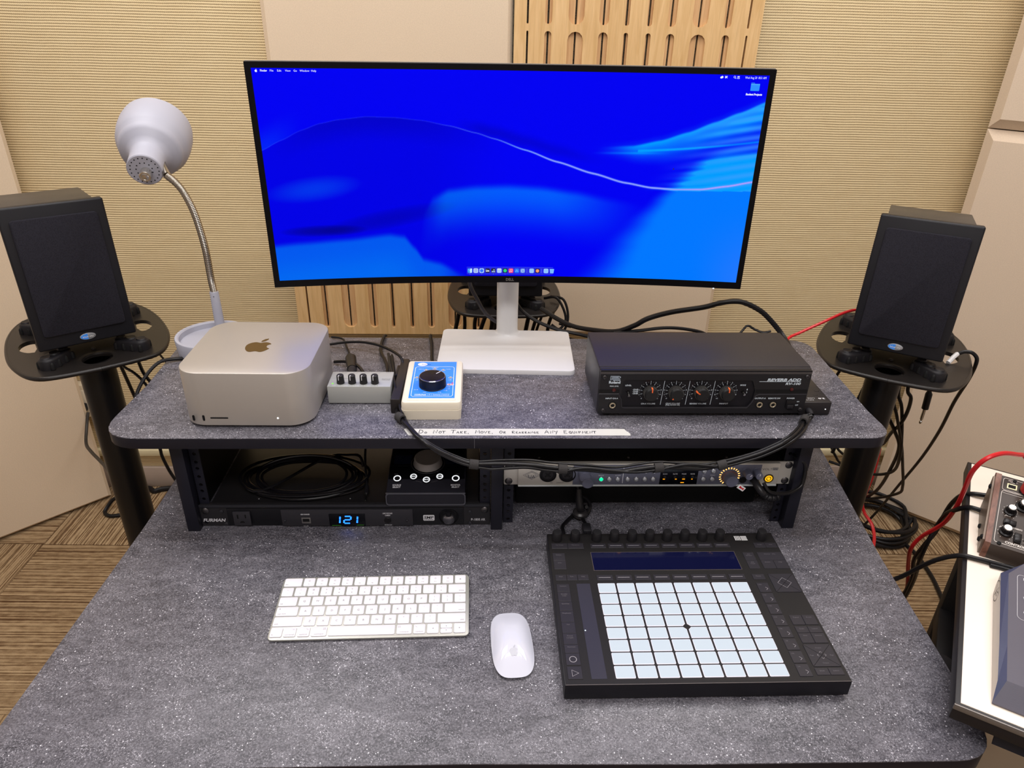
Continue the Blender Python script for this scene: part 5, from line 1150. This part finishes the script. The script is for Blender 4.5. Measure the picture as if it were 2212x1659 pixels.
# brown analogue synth: sloped front, wooden cheek
sx0, sy0 = 10, 0
p = (1210, -166); a = tabpt(0, 0, 0)
sy_ = thing('desktop_synthesizer', 'brown desktop synthesizer with wooden cheek and red plug, on the side table', 'synthesizer', tabpt(19, 313, 0), -.588)
yzp = [(0, 2), (0, 27), (128, 74), (134, 70), (134, 2)]
mb = MB(); yz(mb, yzp, 9, 222); mb.obj('metal_body', mat((58, 48, 42), .38, bump=.1), sy_)
mb = MB(); yz(mb, [(0, 1), (0, 28.5), (128, 76), (136, 71), (136, 1)], 1.5, 9); mb.obj('wooden_cheek', m_wood((86, 52, 40), (128, 84, 66), (30, 4, 30)), sy_, label='reddish brown wooden cheek')
mb = MB(); yz(mb, [(8, 0), (8, 26), (126, 70), (130, 66), (130, 0)], -1, 2.2); mb.obj('grey_side_plate', mat((120, 106, 94), .45, metal=.4), sy_)
mb = MB()
for y, z in ((16, 24), (30, 10), (66, 10), (112, 58)): mb.lathe([(4, 0), (4, 1.5), (2.5, 3), (0, 3.2)], (-1, y, z), RY(-PI/2), 14)
mb.obj('side_screws', DEEP, sy_)
for x, y in ((20, 10), (20, 124), (210, 10), (210, 124)):
    pass
sa = math.atan2(47, 128); SP0 = TR(9, 0, 27.3) @ RX(sa); XS = .8; SP = SP0 @ Matrix.Diagonal((XS, 1, 1, 1))
PW = mat((220, 212, 204), .5, var=0); mb = MB()
mb.line(rrect(4, 206, 6, 106, 4), .8, SP @ TR(0, 0, .2), closed=True); mb.line(rrect(4, 60, 108, 132, 4), .7, SP @ TR(0, 0, .2), closed=True); mb.line([(4, 102), (206, 102)], .5, SP @ TR(0, 0, .2))
Q = SP @ TR(0, 0, .25); mb.text('CONTROLLERS', 44, 10.5, 4, Q, w=46, bold=.03)
for s, x, y, w in (('GLIDE', 14, 36, 8), ('PORTAMENTO', 36, 40, 18), ('FILTER', 58, 42, 10), ('NOISE GEN', 56, 52, 15), ('LFO', 62, 34, 6), ('RATE', 20, 60, 8), ('MIX', 58, 100, 7)): mb.text(s, x, y, 2.6, Q, w=w, bold=.02)
mb.line([(12, 128), (14, 130), (21, 128), (27, 128)], .7, Q); mb.line([(14, 128), (18, 125.6), (23, 126)], .5, Q)
KN = [(20, 28, 8.6), (22, 68, 8), (42, 84, 10.6), (62, 58, 8), (60, 24, 8.6), (84, 30, 8.6), (84, 70, 10), (112, 30, 8.6), (112, 70, 10)]
for x, y, r in KN:
    for k in range(11): a = math.radians(235-29*k); mb.poly(circ(x+(r+4)*cos(a), y+(r+4)*sin(a), .6, 6), Q)
mb.obj('cream_print', PW, sy_)
SP = SP0
for x, y, r in KN:
    x *= XS; r *= .92; mb = MB(); mb.lathe([(0, 0), (r*1.12, 0), (r*1.12, 2.5), (r*.82, 3.5), (r*.78, 12), (0, 12)], (x, y, .3), 'z', 24, SP); k = mb.obj('synth_knob', mat((16, 14, 16), .35), sy_)
    mb = MB()
    for j in range(14): a = 2*PI*j/14; mb.box(r*.74, r*.86, -.8, .8, 3, 11, M=SP @ TR(x, y, .3) @ RZ(a))
    mb.obj('fluting', mat((22, 20, 22), .4), k)
    mb = MB(); mb.lathe([(0, 12.8), (r*.62, 12.8), (r*.66, 12.2), (r*.66, 12)], (x, y, .3), 'z', 24, SP); mb.obj('silver_cap', mat((214, 196, 180), .28, metal=.7), k)
for x, y, a in ((19, 46, 0), (31, 22, PI/2), (50, 42, 0), (78, 20, PI/2)): mb = MB(); mb.box(-8, 8, -4.5, 4.5, 0, 4.5, .8, M=SP @ TR(x, y, .3) @ RZ(a)); mb.box(-7, 0, -4, 4, 4, 6, .5, M=SP @ TR(x, y, .3) @ RZ(a)); mb.obj('rocker_switch', mat((22, 20, 22), .35), sy_)
mb = MB(); Q = SP @ TR(0, 0, .25); mb.poly([(9, 113), (22, 113), (22, 123), (9, 123)], Q); u = mb.obj('usb_frame', mat((220, 200, 150), .3, metal=.4), sy_); mb = MB(); mb.poly([(10.5, 114.5), (20.5, 114.5), (20.5, 121.5), (10.5, 121.5)], SP @ TR(0, 0, .35)); mb.obj('usb_opening', DEEP, u)
mb = MB()
for x, y in ((18, 130), (10, 5), (204, 5)): mb.lathe([(3, 0), (2.8, 1), (1, 1.6), (0, 1)], (x, y, .2), 'z', 12, SP)
mb.obj('panel_screws', DEEP, sy_)
pl_ = MB(); QP = SP @ TR(36, 116, 0)
pl_.lathe([(0, 0), (10.5, 0), (11, 4), (10.2, 20), (9.6, 26), (5, 27), (4.6, 34), (3, 44), (0, 44)], (0, 0, 2), 'z', 26, QP)
mb = pl_; rp = mb.obj('round_plug', RED, None, loc=tabpt(19, 313, 0), rot=(0, 0, -.588)); tag(rp, 'red moulded round plug standing on the brown synthesizer', 'plug')
for c_ in ('ring',):
    mb = MB(); mb.lathe([(11.4, 0), (11.4, 3), (11, 3)], (0, 0, 1), 'z', 26, QP); mb.obj('socket_ring', mat((30, 28, 32), .3), sy_)
# grey groove box with pale pad
g = thing('groovebox', 'slate grey music box with a big white touch pad, front of the side table', 'synthesizer', tabpt(36.5, 20, 0), -.586)
GB = mat((84, 82, 94), .42, bump=.1); GS = mat((186, 178, 168), .45); GV = mat((58, 64, 92), .4)
mb = MB(); mb.prism([(1, 1), (330, 1), (330, 250), (21, 250), (1, 213)], 2, 4)
H = lambda y: 27+(y-18)*.05
topo = [(8, 18), (330, 18), (330, 250), (26, 250), (8, 218)]
mb.add([(x, y, H(y)) for x, y in topo], [(0, 1, 2, 3, 4)])
mb.add([(0, 0, 3.5), (330, 0, 3.5), (330, 18, H(18)), (8, 18, H(18)), (0, 0, 2), (330, 0, 2)], [(0, 1, 2, 3), (4, 5, 1, 0)])
mb.add([(330, 0, 2), (330, 250, 2), (330, 250, H(250)), (330, 18, H(18)), (20, 250, 2), (26, 250, H(250))], [(0, 1, 2, 3), (1, 4, 5, 2)]); mb.obj('body', GB, g, sm=False)
mb = MB(); mb.add([(0, 0, 2), (0, 212, 2), (0, 220, 32), (0, 79, 28), (0, 18, 23), (0, 0, 3.5)], [(0, 5, 4, 3, 2, 1)]); mb.add([(0, 212, 2), (20, 250, 2), (22, 250, 33), (0, 220, 32)], [(0, 3, 2, 1)]); mb.obj('silver_side', GS, g, sm=False)
mb = MB(); mb.add([(0, 0, 3.5), (0, 18, 23), (0, 79, 28), (0, 220, 32), (22, 250, 33), (8, 18, H(18)), (8, 218, H(218)), (26, 250, H(250)), (8, 79, H(79))], [(0, 1, 5), (1, 2, 8, 5), (2, 3, 6, 8), (3, 4, 7, 6)]); mb.obj('dark_bevel', GV, g, sm=False)
GQ = TR(0, 18, 27.2) @ RX(math.atan(.05))
mb = MB(); mb.prism(rrect(26, 300, 22, 104, 5), -.5, 1.0, .5, M=GQ); mb.obj('pad_surround', mat((60, 62, 78), .3), g)
mb = MB(); mb.prism(rrect(31, 290, 26, 100, 5), .4, 2.6, 1, M=GQ); mb.obj('touch_pad', mat((238, 228, 222), .3, var=0), g, label='large white touch pad')
mb = MB(); mb.tube([(32, 12, 1.5), (300, 12, 1.5)], 2.4, 8, k=0, M=GQ); mb.obj('front_rail', mat((150, 150, 160), .3), g)
mb = MB(); Q = GQ @ TR(0, 0, .4)
mb.line(rrect(18, 300, 114, 204, 6), .5, Q, closed=True); mb.text('MIX', 32, 197, 5, Q, w=14, bold=.04)
for y, k in ((150, 1), (138, -1)): mb.poly([(28-3.4, 144+k*16), (28+3.4, 144+k*16), (28+1, 144+k*2), (28-1, 144+k*2)][::-k], Q)
mb.line([(26, 163), (30, 163)], .6, Q); mb.line([(26, 125), (30, 125)], .6, Q)
mb.obj('white_print', PRINT, g)
mb = MB(); mb.cyl((36, 182, 0), 3, 2, n=14, M=GQ); mb.obj('small_knob', DEEP, g)
mb = MB(); M = TR(-.4, 198, 17) @ RY(-PI/2) @ RZ(PI/2)
mb.line(circ(0, 0, 17, 28, 13), .9, M, closed=True); mb.line([(-10, 2), (2, 4), (10, -4)], 1, M); mb.line([(-3, -9), (1, 4), (4, 11)], .8, M); mb.line([(-12, -5), (-4, -2)], 1.2, M)
mb.obj('round_emblem', BLKM, g)
# ================================================================== cables
def obj_pts(label, pts, r, **k): return cable('cable', pts, r, label, **k)
# bundled lead across the shelf front
bt = [(303, 215, 215), (312, 165, 212), (321, 99, 209), (332, 28, 210), (341, -1, 211), (356, -25, 210), (375, -55, 208), (402, -62, 192), (430, -64, 178), (457, -66, 170), (497, -66, 170), (539, -66, 168), (568, -66, 164), (593, -66, 161), (632, -66, 158), (676, -66, 154), (711, -66, 160), (742, -66, 164), (776, -66, 161), (812, -66, 160), (840, -66, 168), (873, -64, 178), (903, -62, 189), (936, -58, 206), (968, -28, 209), (989, 4, 209), (1001, 6, 213)]
bn = [(302, 182, 236), (311, 137, 232), (326, 74, 228), (336, 30, 219), (347, -1, 213), (361, -32, 210), (382, -60, 205), (406, -64, 187), (433, -66, 173), (457, -68, 166), (472, -68, 163), (486, -68, 161), (511, -68, 163), (539, -68, 164), (568, -68, 159), (593, -68, 157), (625, -68, 163), (660, -68, 159), (704, -68, 155), (742, -68, 160), (781, -68, 169), (818, -68, 166), (840, -68, 165), (873, -66, 173), (903, -64, 183), (938, -60, 201), (970, -36, 208), (993, -2, 208), (1002, 6, 211)]
P0 = (560, -60, 165); t = thing('cable_bundle', 'bundle of black leads with rough ties, draped along the shelf front', 'cable', P0)
sub = lambda pts: [(p[0]-P0[0], p[1]-P0[1], p[2]-P0[2]) for p in pts]
CG = mat((20, 19, 21), .3)
MB().tube(sub(bt), 3.3, 10).obj('thick_lead', CG, t, ang=80); MB().tube(sub(bn), 2.5, 10).obj('thin_lead', CG, t, ang=80)
lift = lambda P: [(p[0], p[1], p[2]+4.5*max(0, min(1, (p[0]-470)/60, (860-p[0])/60))) for p in P]
bt = lift(bt); bn = lift(bn)
b3 = [(p[0], p[1]+5, p[2]+.8) for i, p in enumerate(bt)]
MB().tube(sub(b3), 1.9, 8).obj('thin_lead', CG, t, ang=80)
TIE = mat((52, 50, 50), .85, bump=1, bscale=500)
for x, y, z, a, b in ((341, -1, 212, -.9, .0), (457, -66, 168.5, 0, -.12), (593, -66, 159.5, 0, -.1), (742, -66, 162, 0, .1), (840, -66, 167, 0, .3), (985, -3, 210, 1.0, 0)):
    mb = MB(); mb.lathe([(6.3, -7), (7, -6.6), (7, 6.6), (6.3, 7), (4.5, 7), (4.5, -7), (6.3, -7)], (0, 0, 0), 'x', 18); o = mb.obj('rough_tie', TIE, t, loc=tuple(Vector((x, y, z))-Vector(P0)), rot=(0, -b, a)); o.scale = (1, 1, 1.12)
def at_start(shape):
    return shape
def plug_end(dirv, prof):
    def f(mb, P0_):
        pass
    return f
# headphone plug in the silver interface
pts = [(931, -26, 104), (940, -34, 92), (956, -34, 88), (978, -30, 88), (996, -24, 96), (1000, -20, 108), (1001, -17, 120), (998, -14, 133), (990, -8, 139), (975, 30, 140), (960, 90, 138)]
t = thing('headphone_lead', 'black lead with ribbed strain relief plugged into the right end of the silver interface', 'cable', (921, -18, 96))
sb = lambda pts: [(p[0]-921, p[1]+18, p[2]-96) for p in pts]
MB().tube(sb(pts), 3.1, 10).obj('lead', CG, t, ang=80)
mb = MB(); mb.tube(sb([(921.4, -12, 99), (922, -24, 98), (926, -33, 93), (931, -36, 88)]), lambda u: 6.6-1.2*u, 16, k=4); mb.obj('plug_body', mat((28, 27, 30), .35), t, ang=60)
mb = MB()
rel = smooth([Vector(q) for q in sb([(931, -36, 88), (938, -37, 83), (948, -36, 81), (958, -34.5, 82.5)])], 8)
mb.tube(rel, lambda u: 5.2+1.2*sin(u*2*PI*7), 14, k=0); mb.obj('ribbed_relief', mat((24, 23, 26), .4), t, ang=80)
# coil in the left bay
rnd = random.Random(5); pts = []
loops = [(112, 40, 30), (100, 46, 30), (95, 38, 26), (78, 34, 24), (104, 42, 28), (66, 30, 22), (90, 36, 25), (112, 44, 31)]
cx, cy = 165, 50
for k, (rx, ry, tz_) in enumerate(loops):
    for a in range(10):
        th = -PI/2+2*PI*(a/10); r2 = loops[(k+1) % len(loops)]; f = a/10; RX_ = rx*(1-f)+r2[0]*f; RY_ = (ry*(1-f)+r2[1]*f)
        pts.append((cx+RX_*cos(th)*.98+rnd.uniform(-3, 3), cy+RY_*sin(th)*1.1+4, 49+2.6*(k % 4)+ (7+7*sin(th))*(.9+.45*(k % 3))+rnd.uniform(-.6, .6)))
pts += [(190, 96, 72), (232, 92, 82), (255, 84, 84), (262, 72, 70)]
c1 = cable('coiled_cable', pts, 2.5, 'loose coil of glossy black cable on the tray in the left rack bay', m=mat((14, 13, 16), .22), n=8, k=4)
mb = MB(); 
pts2 = [(300, 180, 70), (282, 150, 96), (266, 118, 102), (264, 96, 92), (266, 72, 78), (271, 44, 62), (273.5, 28, 57)]
t = thing('jack_lead', 'thin black lead with a small silver jack plug, between coil and volume controller', 'cable', (274, 22, 55))
sb = lambda pts: [(p[0]-274, p[1]-22, p[2]-55) for p in pts]
MB().tube(sb(pts2), 2.2, 8).obj('lead', CABLE, t, ang=80)
MB().tube(sb([(273.3, 32, 58), (273.8, 24, 55), (274.2, 16, 52.5)]), lambda u: 3.2+.8*u, 12, k=3).obj('plug_body', BLKS, t)
MB().tube(sb([(274.2, 16, 52.5), (274.3, 12, 51.4), (274.4, 8, 50.4), (274.5, 4, 49.6), (274.5, 2, 49)]), lambda u: (3.4, 2, 1.8, 1.8, 1.2)[min(4, int(u*4.99))], 12, k=0).obj('metal_tip', CHROME, t)
# behind the headphone amplifier
obj_pts('long black lead arching from behind the computer to the back of the blue box', [(176, 279, 209), (212, 275, 216), (250, 261, 222), (288, 230, 227), (322, 180, 233), (330, 160, 226)], 2.6)
obj_pts('thin dark lead curling down behind the computer', [(173, 321, 206), (197, 310, 207), (210, 276, 206), (222, 240, 207), (226, 222, 212)], 1.9)
t = thing('plug_adapter', 'stubby black power plug on its lead behind the headphone amplifier', 'plug', (233, 190, 203))
MB().tube([(-8, 34, 6), (-6, 22, 12), (-2, 10, 15)], lambda u: 5+3*u, 14, k=4).obj('relief', BLKS, t, ang=60); mb = MB(); mb.tube([(-2, 12, 14), (4, -14, 14), (8, -34, 15)], lambda u: 10-1.5*u, 18, k=4); mb.obj('plug_body', BLKS, t, ang=60)
mb = MB(); mb.tube([(8, -34, 15), (10, -46, 17), (12, -72, 20)], lambda u: 7.5, 16, k=4); mb.obj('plug_nose', BLKM, t, ang=60)
obj_pts('black lead bending into the back of the headphone amplifier', [(200, 206, 208), (222, 195, 214), (246, 170, 220), (262, 138, 224), (266, 116, 222)], 2.9)
obj_pts('brownish black lead from the shelf back edge to the amplifier corner', [(277, 336, 203), (276, 322, 208), (275, 285, 208), (279, 248, 209), (292, 202, 215), (302, 160, 220), (305, 130, 221), (305, 116, 220)], 3.1)
t = thing('dark_adapter', 'tall thin black adapter box standing between amplifier and blue box', 'adapter', (331, 100, 203), -.02)
MB().box(-7, 8, -72, 78, 0, 26, 2).obj('case', mat((34, 30, 29), .42), t); MB().box(-12, -7, 20, 60, 5, 22, 1.5).obj('side_plug', BLKS, t); MB().box(-13, -7, -30, -5, 4, 16, 2).obj('side_plug', BLKS, t)
obj_pts('short dark lead rising over the shelf back edge behind the blue box', [(366, 336, 203), (366, 324, 208), (371, 290, 206), (375, 235, 206), (378, 200, 206)], 3.2)
# around the monitor and behind
obj_pts('grey black lead hanging from the monitor left of its pole', [(440, 318, 372), (444, 345, 311), (458, 345, 279), (474, 345, 250), (496, 352, 228), (520, 365, 214)], 4, m=mat((48, 46, 52), .35))
obj_pts('dark printed lead hanging right of the monitor pole and running to the right', [(530, 335, 300), (541, 378, 252), (571, 370, 227), (616, 350, 214), (670, 332, 208.5), (720, 300, 207), (760, 250, 207)], 3.8)
obj_pts('thick black cable arching over the back of the effects unit', [(600, 520, 190), (635, 480, 181), (667, 450, 177), (703, 420, 182), (745, 380, 196), (778, 360, 218), (802, 350, 238), (846, 345, 254), (908, 340, 267), (942, 335, 279), (977, 330, 283), (1015, 325, 268), (1040, 318, 248), (1064, 300, 221), (1060, 230, 209), (1040, 180, 207)], 5.2)
obj_pts('low black cable humped just behind the effects unit', [(740, 372, 196), (789, 360, 207), (836, 356, 215), (874, 356, 214), (914, 358, 206), (940, 372, 190)], 3.6)
obj_pts('short wiry lead end sticking up behind the right end of the effects unit', [(978, 320, 209), (990, 328, 222), (1000, 330, 232), (1014, 326, 226), (1030, 320, 222), (1044, 318, 226)], 2.4)
obj_pts('red cable running from the hub to the right loudspeaker', [(1040, 190, 208), (1062, 250, 208), (1075, 305, 213), (1112, 330, 219), (1162, 345, 236), (1204, 362, 247), (1235, 372, 251), (1280, 390, 246)], 2.9, m=RED)
obj_pts('red cable hanging beside the right speaker stand down to the carpet', [(1600, 700, -300), (1604, 700, -382), (1600, 700, -451), (1591, 690, -482), (1601, 680, -514), (1615, 650, -536), (1602, 600, -560), (1550, 520, -600), (1495, 450, -660), (1440, 380, -733)], 4.6, m=RED)
for lab_, pts, r in (('thin black lead arching over the right plate rim, then sagging down to the floor coil', [(1422, 292, 190), (1434, 290, 196), (1446, 284, 196), (1456, 280, 186), (1460, 282, 168), (1472, 300, 138), (1492, 330, 104), (1519, 380, 29), (1563, 450, -87), (1617, 550, -233), (1653, 650, -395), (1680, 740, -555), (1654, 780, -690)], 3.8),
        ('black lead looping right of the column, second from the wall corner', [(1425, 400, 160), (1431, 420, 48), (1446, 420, 18), (1462, 440, -30), (1469, 460, -74), (1481, 500, -124), (1507, 560, -197), (1530, 640, -240)], 4.2),
        ('black lead looping outward right of the column, largest loop', [(1425, 440, 160), (1431, 450, 28), (1452, 450, -23), (1488, 470, -112), (1523, 500, -200), (1556, 560, -284), (1530, 620, -330), (1450, 680, -330)], 4),
        ('black lead hanging low right of the column, kinked near the carpet', [(1420, 446, 158), (1424, 450, 14), (1448, 450, -49), (1502, 480, -145), (1554, 520, -242), (1600, 560, -329), (1628, 610, -392), (1600, 690, -470), (1500, 760, -520)], 3.8),
        ('faded black lead crossing behind the right column to the floor coil', [(1440, 470, -60), (1473, 480, -105), (1512, 500, -165), (1552, 560, -269), (1600, 660, -420), (1600, 760, -560), (1640, 820, -700)], 4.4),
        ('black lead dropping left of the right column under its plate', [(1362, 440, 150), (1349, 450, 32), (1343, 450, 1), (1332, 450, -46), (1316, 450, -150)], 4.4),
        ('short dark lead between shelf corner and right stand plate', [(1224, 320, 160), (1213, 330, 133), (1212, 340, 106), (1218, 360, 62), (1230, 380, 0)], 3),
        ('black lead sagging low under the shelf at the right', [(1420, 690, -230), (1457, 700, -294), (1477, 700, -325), (1501, 700, -352), (1560, 700, -372)], 3.6),
        ('second black lead sagging low under the shelf at the right, just above the first', [(1440, 690, -230), (1471, 700, -290), (1489, 700, -312), (1520, 700, -330), (1580, 700, -336)], 3.6)):
    obj_pts(lab_, pts, r)
t = thing('hanging_jack_lead', 'black lead with silver jack plug hanging in the air below the right plate', 'cable', (1420, 330, 60))
sb = lambda pts: [(p[0]-1420, p[1]-330, p[2]-60) for p in pts]
MB().tube(sb([(1408, 330, 168), (1415, 330, 120), (1418, 330, 92)]), 3, 8).obj('lead', CABLE, t, ang=80)
MB().tube(sb([(1417.6, 330, 96), (1418, 330, 84), (1419, 330, 78), (1420, 330, 60), (1421, 330, 42)]), lambda u: 4.5 if u < .35 else 7, 14, k=0).obj('plug_body', BLKS, t, ang=60)
MB().lathe([(3.4, 0), (3.4, -26), (2.3, -27), (2, -30), (3.4, -32), (2.6, -36), (0, -39)], (1, 0, -18), 'z', 16).obj('metal_tip', CHROME, t)
mb = MB(); mb.tube([(0, 0, 0), (14, 9, 8), (25, 16, 12)], lambda u: 4.6, 8, k=0); o = mb.obj('white_tag', WHT, loc=(1397, 276, 178)); tag(o, 'small white lead end poking up through the right plate slot', 'cable end')
mb = MB(); o = None
# floor coil
pts = []; 
for k in range(6):
    for a in range(12):
        th = 2*PI*a/12+.3; rx = (108, 92, 100, 116, 84, 106)[k]; ry = (112, 98, 120, 104, 90, 110)[k]; pts.append((1795+rx*cos(th)+(k-2)*3, 890+ry*sin(th)+(k % 3)*5, -730+9*k+5*sin(th*2+k)))
pts += [(1852, 823, -730), (1859, 744, -733), (1854, 656, -733), (1837, 577, -733), (1812, 500, -733), (1760, 430, -733)]
cable('cable_coil', pts, 6.2, 'heavy coil of black cable lying on the carpet behind the right stand, tail running forward', n=8, k=4)
# leads to side table
cable('midi_cable', [tuple(Vector(tabpt(19, 313, 0))+RZ(-.588).to_3x3() @ (SP @ Vector((36, 116, 40)))), (1322, -62, 178), (1297, -73, 190), (1261, -85, 200), (1234, -90, 193), (1232, -77, 160), (1248, -57, 110), (1264, -35, 60), (1280, -3, 0), (1277, 32, -60), (1277, 46, -100), (1319, 91, -180), (1375, 144, -280), (1447, 225, -400), (1494, 265, -500), (1520, 300, -640), (1500, 330, -733)], 3.7, 'red cable arching from the brown synthesizer over the table edge', m=RED)
obj_pts('black lead from the brown synthesizer over the table edge, upper of two', [(1326, -40, 86), (1308, -32, 82), (1292, -24, 79), (1290, -6, 62), (1303, 24, 20), (1308, 37, -20), (1311, 45, -60), (1305, 53, -100), (1320, 82, -160), (1357, 115, -240), (1392, 168, -350), (1408, 202, -420), (1400, 260, -560), (1380, 300, -733)], 4)
obj_pts('black lead from the brown synthesizer over the table edge, lower of two', [(1292, -84, 86), (1276, -72, 82), (1264, -60, 79), (1262, -43, 62), (1280, -2, 20), (1290, 20, -20), (1279, 15, -60), (1290, 31, -120), (1345, 94, -220), (1389, 154, -330), (1426, 216, -420), (1430, 280, -560), (1420, 330, -733)], 4)
obj_pts('black lead sweeping from between the synthesizers across the gap to under the desk', [(1340, -262, 79.2), (1290, -234, 79.2), (1254, -211, 79.2), (1226, -196, 79.2), (1200, -184, 80), (1182, -172, 76), (1172, -150, 50), (1168, -126, 14), (1158, -110, -20), (1140, -100, -44), (1110, -90, -70), (1060, -70, -90)], 3.7)
obj_pts('second thin black lead lying between the two synthesizers', [(1345, -272, 78.6), (1290, -243, 78.6), (1258, -224, 78.6), (1232, -206, 78.6), (1212, -196, 78.6)], 3)
# left side
obj_pts('black lead slanting from the left stand toward the shelf, upper', [(-300, 470, 120), (-269, 430, 103), (-247, 400, 84), (-222, 380, 62), (-190, 350, 20)], 3.6)
obj_pts('black lead slanting from the left stand toward the shelf, lower', [(-340, 470, 106), (-301, 424, 92), (-266, 400, 84), (-238, 380, 68), (-200, 350, 30)], 3)
obj_pts('thin black lead between left plate and the lamp', [(-262, 460, 150), (-224, 420, 136), (-164, 345, 130), (-140, 330, 110)], 2.2)
obj_pts('black lead looping over the left edge of the shelf below the lamp', [(-140, 120, 140), (-134, 150, 176), (-121, 175, 200), (-108, 198, 210), (-92, 214, 208), (-66, 218, 207), (-20, 205, 207), (2, 190, 207)], 3.2)
obj_pts('black lead hanging behind the left rack post', [(-400, 560, 150), (-430, 660, -60), (-428, 690, -180), (-412, 700, -289), (-410, 700, -324), (-400, 700, -372), (-380, 700, -440), (-370, 720, -600), (-360, 740, -733)], 4.4)
obj_pts('grey black mains lead hanging along the wall left of the left column', [(-806, 1070, -400), (-806, 1040, -440), (-787, 985, -465), (-725, 900, -440), (-647, 810, -418), (-575, 720, -390), (-520, 640, -380)], 5, m=mat((52, 48, 44), .5))
obj_pts('small loop of black lead on the carpet at the foot of the left wall panel', [(-730, 1000, -690), (-765, 1010, -700), (-785, 1000, -720), (-790, 978, -733), (-765, 960, -733), (-730, 965, -733), (-690, 975, -733)], 6.2)
obj_pts('flat black lead on the floor against the baseboard at the left', [(-740, 1110, -730), (-700, 1112, -732), (-676, 1096, -733), (-655, 1106, -732), (-620, 1112, -732), (-560, 1108, -732)], 9)
# middle stand
rnd = random.Random(11); NL = 0
for k in range(12):
    x = 405+k*22+rnd.uniform(-5, 5); 
    if 490 < x < 560: continue
    y = 640+rnd.uniform(0, 90); cable('cable', [(x+8, y, 126), (x+rnd.uniform(-4, 4), y, 100), (x-6+rnd.uniform(-14, 14), y+10, 40), (x-14+rnd.uniform(-20, 20), y+10, -60), (x-10, y+10, -180)], rnd.choice((3.5, 4.6, 5.4)), 'black lead hanging under the middle stand plate, %s from its left end' % ['first', 'second', 'third', 'fourth', 'fifth', 'sixth', 'seventh', 'eighth', 'ninth', 'tenth', 'eleventh', 'twelfth'][NL], group='leads hanging under the middle stand'); NL += 1
obj_pts('black lead loop falling round the right rim of the middle stand plate', [(622, 700, 146), (650, 690, 152), (668, 680, 130), (676, 670, 100), (660, 660, 80), (640, 664, 90)], 3.4)
obj_pts('second black loop hanging from the right rim of the middle stand plate', [(640, 720, 144), (672, 706, 140), (684, 690, 100), (672, 676, 66), (640, 664, 56), (600, 650, 60)], 3.4)
obj_pts('black lead crossing below the middle stand plate to the right', [(560, 640, 78), (610, 640, 66), (650, 610, 84), (680, 560, 96), (700, 500, 120)], 4)
t = thing('loose_jack', 'small black jack sticking out right of the middle stand', 'plug', (668, 668, 88)); MB().tube([(-8, 0, 4), (22, 0, -5)], 4, 10, k=0).obj('plug_body', BLKS, t); MB().tube([(20, 0, -4.4), (30, 0, -7)], 2, 8, k=0).obj('tip', BLKM, t)
# pad controller leads
t = thing('usb_lead', 'black lead hanging from the rack into the back of the pad controller', 'cable', (636, 10, 0))
for r_, pts, nm in ((3, [(-14, 34, 140), (-6, 30, 84), (-3, 22, 62), (0, 16, 48)], 'hanging_lead'), (3, [(8, 6, 12), (6, -6, 10), (7, -20, 14), (8, -36, 18), (8, -64, 18)], 'lower_lead')): MB().tube(pts, r_, 8).obj(nm, CABLE, t, ang=80)
MB().tube([(0, 18, 54), (1, 10, 36), (3, 4, 22), (5, 4, 14)], lambda u: 6+1.5*u, 14).obj('connector', BLKS, t, ang=60)
mb = MB(); mb.lathe([(10, 0), (13, 3), (13, 8), (10, 11), (6, 11)], (3, 2, 8), 'z', 20); mb.obj('coiled_tie', mat((40, 38, 40), .35), t)
mb = MB(); mb.box(1, 15, -58, -36, 12, 24, 2); mb.obj('usb_plug', mat((30, 29, 33), .45), t)
obj_pts('thin black power lead curving into the back left of the pad controller', [(652, 26, 16), (650, 34, 10), (638, 26, 8), (624, 10, 7), (611, -8, 8), (605, -24, 12), (605, -44, 16), (605, -62, 17)], 3.2)
obj_pts('black lead loop beside the hanging connector behind the pad controller', [(636, 26, 44), (652, 30, 30), (658, 28, 14), (650, 16, 6), (638, 8, 8)], 3.6)
